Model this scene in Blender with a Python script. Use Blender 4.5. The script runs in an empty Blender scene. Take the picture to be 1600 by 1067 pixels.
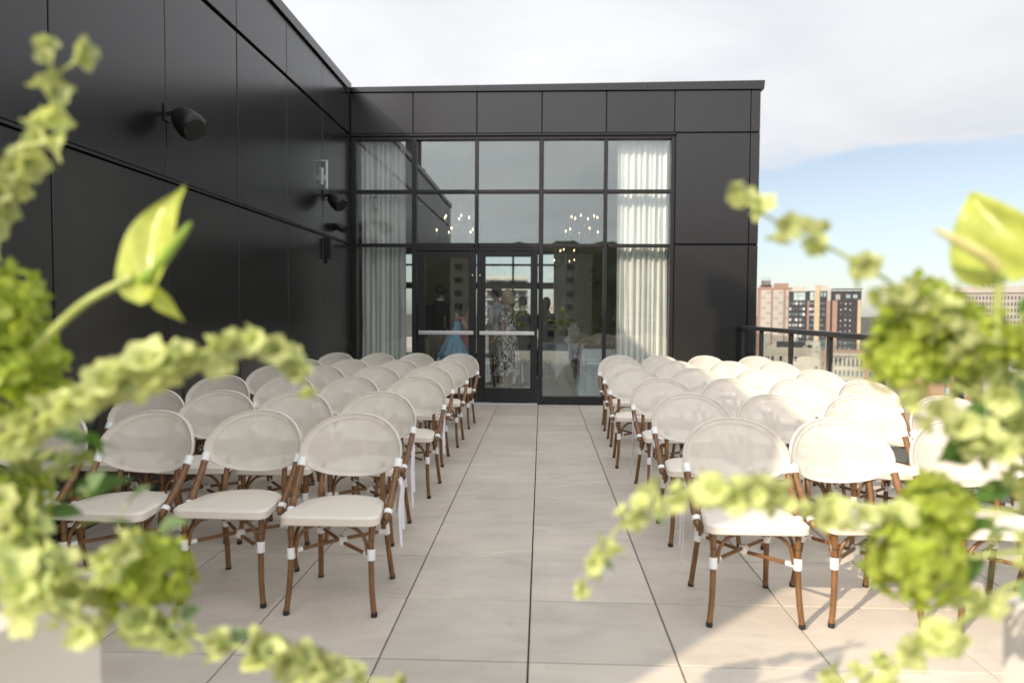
import bpy, math, random
from mathutils import Vector, Matrix, Euler
R = math.radians
PI = math.pi
random.seed(7)
scene = bpy.context.scene
COL = scene.collection

# ------------------------------------------------------------------ camera
cd = bpy.data.cameras.new('camera')
cam = bpy.data.objects.new('camera', cd)
COL.objects.link(cam)
cd.sensor_width = 36.0
cd.lens = 1108.0 / 1600.0 * 36.0
cd.clip_start = 0.05
cd.clip_end = 9000.0
_d = Vector((46.6, 47.0, -1108.0)).normalized()
_r = Vector((1.0, -0.0055, 0.0)); _r -= _d * _r.dot(_d); _r.normalize()
_u = _r.cross(_d)
cam.matrix_world = Matrix(((_r.x, _r.y, _r.z, 0.0), (_d.x, _d.y, _d.z, 0.0), (_u.x, _u.y, _u.z, 1.43), (0, 0, 0, 1)))
cd.dof.use_dof = True
cd.dof.focus_distance = 5.5
cd.dof.aperture_fstop = 1.6
cd.dof.aperture_blades = 9
scene.camera = cam

# ------------------------------------------------------------------ light
LDIR = Vector((0.678, 0.735, -0.603)).normalized()        # the way the sunlight travels
sd = bpy.data.lights.new('sun', 'SUN')
sd.energy = 2.4
sd.angle = R(0.6)
sd.color = (1.0, 0.83, 0.64)
sun = bpy.data.objects.new('sun', sd)
COL.objects.link(sun)
sun.rotation_euler = LDIR.to_track_quat('-Z', 'Y').to_euler()
sun.location = (-20, -20, 30)

world = bpy.data.worlds.new('World')
scene.world = world
world.use_nodes = True
nt = world.node_tree
nt.nodes.clear()


def N(nt, kind, **kw):
    n = nt.nodes.new(kind)
    for k, v in kw.items():
        if k.startswith('i_'):
            key = k[2:]
            key = int(key) if key.isdigit() else key
            n.inputs[key].default_value = v
        else:
            setattr(n, k, v)
    return n


def mth(nt, op, a, b=None, c=None, clamp=False):
    n = nt.nodes.new('ShaderNodeMath'); n.operation = op; n.use_clamp = clamp
    for i, v in enumerate((a, b, c)):
        if v is None:
            continue
        if isinstance(v, (int, float)):
            n.inputs[i].default_value = v
        else:
            nt.links.new(v, n.inputs[i])
    return n.outputs[0]


def make_world():
    L = nt.links.new
    sky = N(nt, 'ShaderNodeTexSky', sky_type='NISHITA')
    sky.sun_disc = False
    sky.sun_elevation = math.asin(-LDIR.z)
    sky.sun_rotation = math.atan2(-LDIR.x, -LDIR.y)
    sky.altitude = 60.0
    sky.air_density = 1.0
    sky.dust_density = 0.7
    sky.ozone_density = 2.2
    tc = N(nt, 'ShaderNodeTexCoord')
    sep = N(nt, 'ShaderNodeSeparateXYZ'); L(tc.outputs['Generated'], sep.inputs[0])
    zz = mth(nt, 'MAXIMUM', sep.outputs[2], 0.02)
    zz = mth(nt, 'ADD', zz, 0.06)
    px = mth(nt, 'DIVIDE', sep.outputs[0], zz)
    py = mth(nt, 'DIVIDE', sep.outputs[1], zz)
    cmb = N(nt, 'ShaderNodeCombineXYZ'); L(px, cmb.inputs[0]); L(py, cmb.inputs[1])
    n1 = N(nt, 'ShaderNodeTexNoise', i_Scale=0.55, i_Detail=6.0, i_Roughness=0.50, i_Distortion=0.5)
    L(cmb.outputs[0], n1.inputs['Vector'])
    n2 = N(nt, 'ShaderNodeTexNoise', i_Scale=1.2, i_Detail=5.0, i_Roughness=0.5, i_Distortion=0.3)
    L(cmb.outputs[0], n2.inputs['Vector'])
    # the cloud bank ends towards the right and far side of the view
    q = mth(nt, 'ADD', mth(nt, 'MULTIPLY', px, 0.42), mth(nt, 'MULTIPLY', py, 0.55))
    q = mth(nt, 'ADD', q, mth(nt, 'MULTIPLY', mth(nt, 'SUBTRACT', n1.outputs[0], 0.5), 3.4))
    edge = N(nt, 'ShaderNodeMapRange', interpolation_type='SMOOTHSTEP')
    edge.inputs['From Min'].default_value = 2.46
    edge.inputs['From Max'].default_value = 2.02
    edge.inputs['To Min'].default_value = 0.0
    edge.inputs['To Max'].default_value = 1.0
    L(q, edge.inputs['Value'])
    thick = N(nt, 'ShaderNodeMapRange', interpolation_type='SMOOTHSTEP')
    thick.inputs['From Min'].default_value = 0.30
    thick.inputs['From Max'].default_value = 0.62
    thick.inputs['To Min'].default_value = 0.80
    thick.inputs['To Max'].default_value = 0.98
    L(n2.outputs[0], thick.inputs['Value'])
    dens = mth(nt, 'MULTIPLY', edge.outputs[0], thick.outputs[0])
    bg_s = N(nt, 'ShaderNodeBackground', i_Strength=0.063)
    hz = N(nt, 'ShaderNodeHueSaturation', i_Saturation=0.60, i_Value=1.0)
    L(sky.outputs[0], hz.inputs['Color']); L(hz.outputs[0], bg_s.inputs['Color'])
    ramp = N(nt, 'ShaderNodeMapRange')
    ramp.inputs['From Min'].default_value = 0.3; ramp.inputs['From Max'].default_value = 0.7
    ramp.inputs['To Min'].default_value = 0.86; ramp.inputs['To Max'].default_value = 1.12
    L(n1.outputs[0], ramp.inputs['Value'])
    bg_c = N(nt, 'ShaderNodeBackground')
    bg_c.inputs['Color'].default_value = (0.965, 0.975, 1.0, 1)
    # thin cloud scatters forward: its unseen sunward side is brightened to lift ambient light
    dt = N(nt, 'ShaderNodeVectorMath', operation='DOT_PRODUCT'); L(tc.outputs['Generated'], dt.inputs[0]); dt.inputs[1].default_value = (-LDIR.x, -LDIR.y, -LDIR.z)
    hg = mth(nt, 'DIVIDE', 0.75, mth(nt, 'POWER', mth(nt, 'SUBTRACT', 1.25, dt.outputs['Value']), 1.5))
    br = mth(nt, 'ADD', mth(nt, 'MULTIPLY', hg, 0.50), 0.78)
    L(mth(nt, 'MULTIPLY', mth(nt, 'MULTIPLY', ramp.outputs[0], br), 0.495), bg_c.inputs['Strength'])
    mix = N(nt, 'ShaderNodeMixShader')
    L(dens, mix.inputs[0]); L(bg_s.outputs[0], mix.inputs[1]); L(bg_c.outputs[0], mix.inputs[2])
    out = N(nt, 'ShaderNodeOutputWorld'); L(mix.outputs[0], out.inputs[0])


make_world()

# ------------------------------------------------------------------ exposure
vs = scene.view_settings
vs.view_transform = 'Standard'
vs.look = 'None'
vs.exposure = 1.08
vs.gamma = 1.0
vs.use_curve_mapping = False
cy = scene.cycles
cy.max_bounces = 12
cy.transparent_max_bounces = 24
cy.transmission_bounces = 8
cy.glossy_bounces = 5
cy.diffuse_bounces = 5
cy.caustics_reflective = False
cy.caustics_refractive = False
cy.sample_clamp_indirect = 6.0
cy.use_denoising = True


# ------------------------------------------------------------------ materials
def mat(name, color, rough=0.6, spec=0.5, metal=0.0, noise=None, bump=None, coords='Object', var=0.0, emit=None, mapscale=(1, 1, 1), sheen=0.0, coat=0.0):
    """noise = (scale, amount[, detail]) varies the colour; bump = (scale, strength); var = per-object lightness change"""
    m = bpy.data.materials.new(name); m.use_nodes = True
    t = m.node_tree; L = t.links.new
    p = t.nodes['Principled BSDF']
    p.inputs['Base Color'].default_value = (*color, 1)
    p.inputs['Roughness'].default_value = rough
    p.inputs['Specular IOR Level'].default_value = spec
    p.inputs['Metallic'].default_value = metal
    if sheen: p.inputs['Sheen Weight'].default_value = sheen
    if coat: p.inputs['Coat Weight'].default_value = coat
    if emit:
        p.inputs['Emission Color'].default_value = (*emit[0], 1); p.inputs['Emission Strength'].default_value = emit[1]
    tc = mp = None
    if noise or bump:
        tc = N(t, 'ShaderNodeTexCoord'); mp = N(t, 'ShaderNodeMapping'); mp.inputs['Scale'].default_value = mapscale
        L(tc.outputs[coords], mp.inputs[0])
    last = None
    if noise:
        nz = N(t, 'ShaderNodeTexNoise', i_Scale=noise[0], i_Detail=(noise[2] if len(noise) > 2 else 5.0), i_Roughness=0.6)
        L(mp.outputs[0], nz.inputs['Vector'])
        mr = N(t, 'ShaderNodeMapRange'); mr.inputs['From Min'].default_value = 0.3; mr.inputs['From Max'].default_value = 0.7
        mr.inputs['To Min'].default_value = 1 - noise[1]; mr.inputs['To Max'].default_value = 1 + noise[1]
        L(nz.outputs[0], mr.inputs['Value'])
        last = mr.outputs[0]
    if var:
        oi = N(t, 'ShaderNodeObjectInfo')
        v = mth(t, 'ADD', mth(t, 'MULTIPLY', oi.outputs['Random'], 2 * var), 1 - var)
        last = v if last is None else mth(t, 'MULTIPLY', last, v)
    if last is not None:
        mx = N(t, 'ShaderNodeVectorMath', operation='SCALE'); mx.inputs[0].default_value = color
        L(last, mx.inputs['Scale']); L(mx.outputs[0], p.inputs['Base Color'])
    if bump:
        nb = N(t, 'ShaderNodeTexNoise', i_Scale=bump[0], i_Detail=4.0)
        L(mp.outputs[0], nb.inputs['Vector'])
        bp = N(t, 'ShaderNodeBump', i_Strength=bump[1], i_Distance=bump[2] if len(bump) > 2 else 0.01)
        L(nb.outputs[0], bp.inputs['Height']); L(bp.outputs[0], p.inputs['Normal'])
    return m


def mat_leafy(name, color, trans, rough=0.45, noise=(60, 0.25), var=0.12, mixf=0.45, grad=None):
    m = bpy.data.materials.new(name); m.use_nodes = True
    t = m.node_tree; L = t.links.new
    p = t.nodes['Principled BSDF']; out = t.nodes['Material Output']
    p.inputs['Roughness'].default_value = rough; p.inputs['Specular IOR Level'].default_value = 0.35
    tc = N(t, 'ShaderNodeTexCoord'); nz = N(t, 'ShaderNodeTexNoise', i_Scale=noise[0], i_Detail=3.0)
    L(tc.outputs['Object'], nz.inputs['Vector'])
    mr = N(t, 'ShaderNodeMapRange'); mr.inputs['From Min'].default_value = 0.3; mr.inputs['From Max'].default_value = 0.7
    mr.inputs['To Min'].default_value = 1 - noise[1]; mr.inputs['To Max'].default_value = 1 + noise[1]
    L(nz.outputs[0], mr.inputs['Value'])
    oi = N(t, 'ShaderNodeObjectInfo')
    v = mth(t, 'MULTIPLY', mr.outputs[0], mth(t, 'ADD', mth(t, 'MULTIPLY', oi.outputs['Random'], 2 * var), 1 - var))
    a = N(t, 'ShaderNodeVectorMath', operation='SCALE'); a.inputs[0].default_value = color; L(v, a.inputs['Scale'])
    b = N(t, 'ShaderNodeVectorMath', operation='SCALE'); b.inputs[0].default_value = trans; L(v, b.inputs['Scale'])
    L(a.outputs[0], p.inputs['Base Color'])
    tr = N(t, 'ShaderNodeBsdfTranslucent'); L(b.outputs[0], tr.inputs['Color'])
    mx = N(t, 'ShaderNodeMixShader', i_0=mixf); L(p.outputs[0], mx.inputs[1]); L(tr.outputs[0], mx.inputs[2])
    L(mx.outputs[0], out.inputs['Surface'])
    return m


def mat_glass(name, tint, ior=1.5, rough=0.0, bump=None):
    """clear pane: what is behind shows through, the surface mirrors by its Fresnel share"""
    m = bpy.data.materials.new(name); m.use_nodes = True
    t = m.node_tree; L = t.links.new; t.nodes.clear()
    out = N(t, 'ShaderNodeOutputMaterial')
    tr = N(t, 'ShaderNodeBsdfTransparent'); tr.inputs[0].default_value = (*tint, 1)
    gl = N(t, 'ShaderNodeBsdfGlossy'); gl.inputs['Roughness'].default_value = rough
    gl.inputs['Color'].default_value = (0.94, 1.0, 0.98, 1)
    lw = N(t, 'ShaderNodeLayerWeight', i_Blend=0.5)
    f0 = ((ior - 1) / (ior + 1)) ** 2
    fr_v = mth(t, 'ADD', mth(t, 'MULTIPLY', mth(t, 'POWER', lw.outputs['Facing'], 5.0), 1 - f0), f0)
    mx = N(t, 'ShaderNodeMixShader')
    L(fr_v, mx.inputs[0]); L(tr.outputs[0], mx.inputs[1]); L(gl.outputs[0], mx.inputs[2])
    L(mx.outputs[0], out.inputs[0])
    if bump:
        tc = N(t, 'ShaderNodeTexCoord'); nb = N(t, 'ShaderNodeTexNoise', i_Scale=bump[0], i_Detail=1.0)
        L(tc.outputs['Object'], nb.inputs['Vector'])
        bp = N(t, 'ShaderNodeBump', i_Strength=bump[1], i_Distance=0.02); L(nb.outputs[0], bp.inputs['Height'])
        L(bp.outputs[0], gl.inputs['Normal'])
    return m


def mat_mesh_fabric(name, color, clear=0.2):
    """woven sling: threads that scatter and pass light, with small see-through holes"""
    m = bpy.data.materials.new(name); m.use_nodes = True
    t = m.node_tree; L = t.links.new
    p = t.nodes['Principled BSDF']; out = t.nodes['Material Output']
    tc = N(t, 'ShaderNodeTexCoord'); nz = N(t, 'ShaderNodeTexNoise', i_Scale=14.0, i_Detail=3.0); L(tc.outputs['Object'], nz.inputs['Vector'])
    mr = N(t, 'ShaderNodeMapRange'); mr.inputs['From Min'].default_value = 0.3; mr.inputs['From Max'].default_value = 0.7
    mr.inputs['To Min'].default_value = 0.94; mr.inputs['To Max'].default_value = 1.04; L(nz.outputs[0], mr.inputs['Value'])
    sc = N(t, 'ShaderNodeVectorMath', operation='SCALE'); sc.inputs[0].default_value = color; L(mr.outputs[0], sc.inputs['Scale'])
    L(sc.outputs[0], p.inputs['Base Color']); p.inputs['Roughness'].default_value = 0.55; p.inputs['Specular IOR Level'].default_value = 0.3
    wv = N(t, 'ShaderNodeTexNoise', i_Scale=420.0, i_Detail=1.0); L(tc.outputs['Object'], wv.inputs['Vector'])
    bp = N(t, 'ShaderNodeBump', i_Strength=0.15, i_Distance=0.002); L(wv.outputs[0], bp.inputs['Height']); L(bp.outputs[0], p.inputs['Normal'])
    tl = N(t, 'ShaderNodeBsdfTranslucent'); tl.inputs[0].default_value = (*color, 1)
    m1 = N(t, 'ShaderNodeMixShader', i_0=0.22); L(p.outputs[0], m1.inputs[1]); L(tl.outputs[0], m1.inputs[2])
    tr = N(t, 'ShaderNodeBsdfTransparent')
    m2 = N(t, 'ShaderNodeMixShader', i_0=clear); L(m1.outputs[0], m2.inputs[1]); L(tr.outputs[0], m2.inputs[2])
    L(m2.outputs[0], out.inputs[0])
    return m


def mat_tile():
    m = bpy.data.materials.new('porcelain_tile'); m.use_nodes = True
    t = m.node_tree; L = t.links.new
    p = t.nodes['Principled BSDF']
    geo = N(t, 'ShaderNodeNewGeometry')
    oi = N(t, 'ShaderNodeObjectInfo')
    off = N(t, 'ShaderNodeVectorMath', operation='SCALE'); off.inputs[0].default_value = (31.0, 17.0, 0.0); L(oi.outputs['Random'], off.inputs['Scale'])
    ad = N(t, 'ShaderNodeVectorMath', operation='ADD'); L(geo.outputs['Position'], ad.inputs[0]); L(off.outputs[0], ad.inputs[1])
    mp = N(t, 'ShaderNodeMapping'); mp.inputs['Scale'].default_value = (1.0, 2.4, 1.0); L(ad.outputs[0], mp.inputs[0])
    a = N(t, 'ShaderNodeTexNoise', i_Scale=3.0, i_Detail=8.0, i_Roughness=0.62, i_Distortion=0.6); L(mp.outputs[0], a.inputs['Vector'])
    b = N(t, 'ShaderNodeTexNoise', i_Scale=9.0, i_Detail=6.0, i_Roughness=0.7); L(ad.outputs[0], b.inputs['Vector'])
    r1 = N(t, 'ShaderNodeValToRGB')
    e = r1.color_ramp.elements
    e[0].position = 0.30; e[0].color = (0.515, 0.458, 0.388, 1)
    e[1].position = 0.66; e[1].color = (0.615, 0.555, 0.475, 1)
    k = r1.color_ramp.elements.new(0.5); k.color = (0.575, 0.518, 0.442, 1)
    L(a.outputs[0], r1.inputs[0])
    # scattered scuffs
    r2 = N(t, 'ShaderNodeMapRange'); r2.inputs['From Min'].default_value = 0.62; r2.inputs['From Max'].default_value = 0.76
    r2.inputs['To Min'].default_value = 1.0; r2.inputs['To Max'].default_value = 0.72; L(b.outputs[0], r2.inputs['Value'])
    st = N(t, 'ShaderNodeTexNoise', i_Scale=1.1, i_Detail=7.0, i_Roughness=0.65); L(geo.outputs['Position'], st.inputs['Vector'])
    r3 = N(t, 'ShaderNodeMapRange'); r3.inputs['From Min'].default_value = 0.35; r3.inputs['From Max'].default_value = 0.68
    r3.inputs['To Min'].default_value = 0.90; r3.inputs['To Max'].default_value = 1.06; L(st.outputs[0], r3.inputs['Value'])
    v = mth(t, 'MULTIPLY', mth(t, 'MULTIPLY', r2.outputs[0], r3.outputs[0]), mth(t, 'ADD', mth(t, 'MULTIPLY', oi.outputs['Random'], 0.13), 0.935))
    sc = N(t, 'ShaderNodeVectorMath', operation='SCALE'); L(r1.outputs[0], sc.inputs[0]); L(v, sc.inputs['Scale'])
    L(sc.outputs[0], p.inputs['Base Color'])
    rr = N(t, 'ShaderNodeMapRange'); rr.inputs['To Min'].default_value = 0.42; rr.inputs['To Max'].default_value = 0.62; L(b.outputs[0], rr.inputs['Value'])
    L(rr.outputs[0], p.inputs['Roughness']); p.inputs['Specular IOR Level'].default_value = 0.4
    bp = N(t, 'ShaderNodeBump', i_Strength=0.12, i_Distance=0.004); L(a.outputs[0], bp.inputs['Height']); L(bp.outputs[0], p.inputs['Normal'])
    return m


def mat_print_dress():
    m = bpy.data.materials.new('black_white_print'); m.use_nodes = True
    t = m.node_tree; L = t.links.new; p = t.nodes['Principled BSDF']
    tc = N(t, 'ShaderNodeTexCoord'); mp = N(t, 'ShaderNodeMapping'); mp.inputs['Scale'].default_value = (1, 1, 0.45); mp.inputs['Rotation'].default_value = (0.3, 0.5, 0.2)
    L(tc.outputs['Object'], mp.inputs[0])
    nz = N(t, 'ShaderNodeTexNoise', i_Scale=26.0, i_Detail=1.0, i_Distortion=1.6); L(mp.outputs[0], nz.inputs['Vector'])
    cr = N(t, 'ShaderNodeValToRGB'); cr.color_ramp.interpolation = 'CONSTANT'
    cr.color_ramp.elements[0].color = (0.012, 0.012, 0.014, 1); cr.color_ramp.elements[1].position = 0.53; cr.color_ramp.elements[1].color = (0.75, 0.75, 0.74, 1)
    L(nz.outputs[0], cr.inputs[0]); L(cr.outputs[0], p.inputs['Base Color']); p.inputs['Roughness'].default_value = 0.7
    return m


M = {}
M['tile'] = mat_tile()
M['joint'] = mat('dark_joint_base', (0.035, 0.033, 0.03), 0.9)  # even dark colour of the deck slab seen in the open paver joints
M['panel'] = mat('dark_metal_panel', (0.0140, 0.0130, 0.0132), 0.24, 0.66, noise=(1.5, 0.10), var=0.08, bump=(1.1, 0.055, 0.01))
M['core'] = mat('joint_black', (0.008, 0.008, 0.009), 0.7)
M['frame'] = mat('window_frame_metal', (0.011, 0.0105, 0.011), 0.36, 0.5, noise=(3, 0.06))
M['steel'] = mat('brushed_steel', (0.72, 0.72, 0.74), 0.32, 0.5, 0.85, noise=(8, 0.06))
M['glass'] = mat_glass('window_glass', (0.982, 0.994, 0.988), 2.02, bump=(0.9, 0.012))
M['rail_glass'] = mat_glass('railing_glass', (0.93, 0.96, 0.95), 1.45)
M['rail'] = mat('black_railing_paint', (0.020, 0.020, 0.022), 0.34, 0.5)
M['chair_fabric'] = mat_mesh_fabric('cream_mesh', (0.80, 0.745, 0.655), 0.17)
M['chair_hem'] = mat_mesh_fabric('cream_mesh_hem', (0.80, 0.75, 0.665), 0.03)
M['chair_seat'] = mat('cream_woven_seat', (0.77, 0.705, 0.61), 0.5, 0.3, noise=(16, 0.03), bump=(300, 0.12, 0.002))
M['chair_band'] = mat('cream_band', (0.80, 0.755, 0.68), 0.5, 0.3, noise=(20, 0.03))
M['bamboo'] = mat('brown_bamboo_finish', (0.185, 0.090, 0.034), 0.34, 0.5, noise=(9, 0.35), mapscale=(6, 6, 1), var=0.08)
M['wrap'] = mat('white_wrap', (0.83, 0.83, 0.82), 0.45, 0.4)
M['foot'] = mat('black_rubber', (0.015, 0.015, 0.015), 0.6)
M['ribbon'] = mat('white_ribbon', (0.80, 0.78, 0.86), 0.55, 0.3)
M['speaker'] = mat('black_speaker_plastic', (0.010, 0.010, 0.010), 0.42, 0.4)
M['bell'] = mat_leafy('pale_green_bell', (0.53, 0.575, 0.25), (0.58, 0.66, 0.20), 0.45, (60, 0.30), 0.30, 0.38)
M['stalk'] = mat('green_stalk', (0.36, 0.42, 0.13), 0.5, 0.4, noise=(40, 0.2))
M['hyd'] = mat_leafy('lime_petal', (0.39, 0.47, 0.075), (0.50, 0.61, 0.05), 0.5, (30, 0.30), 0.12, 0.42)
M['leaf'] = mat_leafy('dark_leaf', (0.075, 0.155, 0.030), (0.14, 0.28, 0.03), 0.5, (30, 0.3), 0.2, 0.25)
M['leaf2'] = mat_leafy('grey_green_leaf', (0.17, 0.25, 0.12), (0.22, 0.34, 0.10), 0.5, (30, 0.2), 0.15, 0.3)
M['spathe'] = mat_leafy('lime_spathe', (0.47, 0.53, 0.12), (0.60, 0.68, 0.10), 0.22, (22, 0.22), 0.05, 0.35)
M['spadix'] = mat('cream_green_spadix', (0.62, 0.58, 0.25), 0.5, 0.3, noise=(60, 0.2), bump=(300, 0.4, 0.003))
M['spadix_g'] = mat('green_spadix', (0.22, 0.34, 0.05), 0.5, 0.3, noise=(60, 0.2), bump=(300, 0.4, 0.003))
M['pedestal'] = mat('white_pedestal_paint', (0.74, 0.71, 0.67), 0.55, 0.4, noise=(4, 0.03))
M['ceramic'] = mat('white_ceramic', (0.80, 0.79, 0.77), 0.25, 0.5)
M['room_floor'] = mat('hall_floor', (0.28, 0.255, 0.225), 0.32, 0.5, noise=(3, 0.12), mapscale=(1, 5, 1))
M['room_wall'] = mat('hall_wall_plaster', (0.40, 0.36, 0.28), 0.8, 0.3, noise=(4, 0.08))
M['ceiling'] = mat('hall_ceiling', (0.60, 0.58, 0.54), 0.9, 0.2)
M['curtain'] = mat_leafy('sheer_curtain', (0.90, 0.91, 0.88), (0.90, 0.92, 0.88), 0.8, (3, 0.03), 0.03, 0.2)
M['cloth'] = mat('pale_blue_cloth', (0.62, 0.70, 0.74), 0.8, 0.2, noise=(5, 0.05))
M['dark_item'] = mat('dark_tray', (0.02, 0.02, 0.02), 0.35)
M['brass'] = mat('brass', (0.75, 0.55, 0.25), 0.25, 0.5, 1.0)
M['bulb'] = mat('warm_bulb', (1, 0.9, 0.7), 0.4, emit=((1.0, 0.70, 0.36), 3.5))
M['candle'] = mat('ivory_candle_tube', (0.78, 0.74, 0.64), 0.5)
M['mirror'] = mat('mirror_disc', (0.8, 0.8, 0.8), 0.05, 0.5, 1.0)
M['wood'] = mat('pale_wood', (0.38, 0.27, 0.16), 0.5, 0.4, noise=(8, 0.2), mapscale=(5, 5, 1))
M['skin'] = mat('skin', (0.52, 0.32, 0.23), 0.5, 0.4, noise=(10, 0.06))
M['skin_d'] = mat('tan_skin', (0.34, 0.19, 0.125), 0.5, 0.4, noise=(10, 0.06))
M['hair_d'] = mat('dark_hair', (0.020, 0.013, 0.009), 0.45, 0.5, noise=(60, 0.4), mapscale=(4, 4, 0.6), bump=(90, 0.5, 0.006))
M['hair_b'] = mat('blond_hair', (0.52, 0.42, 0.25), 0.5, 0.5, noise=(60, 0.25), mapscale=(4, 4, 0.6), bump=(90, 0.5, 0.006))
M['suit'] = mat('dark_suit', (0.014, 0.015, 0.020), 0.8, 0.3, noise=(30, 0.15))
M['shirt'] = mat('white_shirt', (0.70, 0.71, 0.74), 0.75, 0.3, noise=(8, 0.05))
M['blue'] = mat('sky_blue_chiffon', (0.20, 0.48, 0.70), 0.7, 0.3, noise=(14, 0.15))
M['pink'] = mat('magenta_satin', (0.62, 0.03, 0.13), 0.4, 0.5, noise=(10, 0.12))
M['print'] = mat_print_dress()
M['shoe'] = mat('black_shoe', (0.012, 0.012, 0.012), 0.3)
# city
M['brick'] = mat('red_brick', (0.27, 0.18, 0.145), 0.85, 0.2, noise=(0.6, 0.12))
M['brick2'] = mat('orange_brick', (0.31, 0.165, 0.10), 0.85, 0.2, noise=(0.6, 0.12))
M['beige'] = mat('beige_panel', (0.39, 0.36, 0.325), 0.8, 0.2, noise=(0.2, 0.06))
M['cream'] = mat('cream_stone', (0.37, 0.34, 0.285), 0.85, 0.2, noise=(0.3, 0.1))
M['sand'] = mat('sand_stone', (0.40, 0.325, 0.215), 0.85, 0.2, noise=(0.3, 0.08))
M['charcoal'] = mat('charcoal_brick', (0.040, 0.039, 0.043), 0.8, 0.3, noise=(0.5, 0.15))
M['concrete'] = mat('pale_concrete', (0.38, 0.345, 0.31), 0.85, 0.2, noise=(0.2, 0.08))
M['roofgrey'] = mat('roof_membrane', (0.16, 0.155, 0.15), 0.9, 0.2, noise=(0.3, 0.15))
M['white_b'] = mat('white_render', (0.45, 0.43, 0.40), 0.8, 0.2, noise=(0.3, 0.06))
M['cglass'] = mat('tower_glass', (0.10, 0.135, 0.14), 0.08, 0.8, noise=(0.4, 0.3), var=0.5)
M['gglass'] = mat('green_glass', (0.30, 0.40, 0.385), 0.10, 0.8, noise=(0.4, 0.25), var=0.35)
M['dglass'] = mat('dark_window', (0.035, 0.036, 0.04), 0.15, 0.6, var=0.5)
M['pale_glass'] = mat('pale_blind_window', (0.42, 0.43, 0.43), 0.3, 0.5, var=0.4)
M['city_ground'] = mat('city_ground', (0.085, 0.085, 0.070), 0.95, 0.1, noise=(0.02, 0.45, 8))
M['asphalt'] = mat('asphalt', (0.085, 0.083, 0.08), 0.9, 0.2, noise=(0.4, 0.15))
M['marking'] = mat('road_paint', (0.75, 0.74, 0.70), 0.8, 0.2)
M['tree'] = mat_leafy('tree_foliage', (0.050, 0.085, 0.026), (0.07, 0.12, 0.02), 0.6, (0.8, 0.4), 0.25, 0.2)
M['trunk'] = mat('bark', (0.10, 0.075, 0.05), 0.9, 0.2, noise=(3, 0.2))
M['hills'] = mat('wooded_hills', (0.045, 0.055, 0.034), 0.95, 0.1, noise=(0.08, 0.45, 8))
M['signpink'] = mat('sign_pink', (0.72, 0.33, 0.36), 0.6)
M['signdark'] = mat('sign_dark', (0.07, 0.075, 0.08), 0.6)


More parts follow.
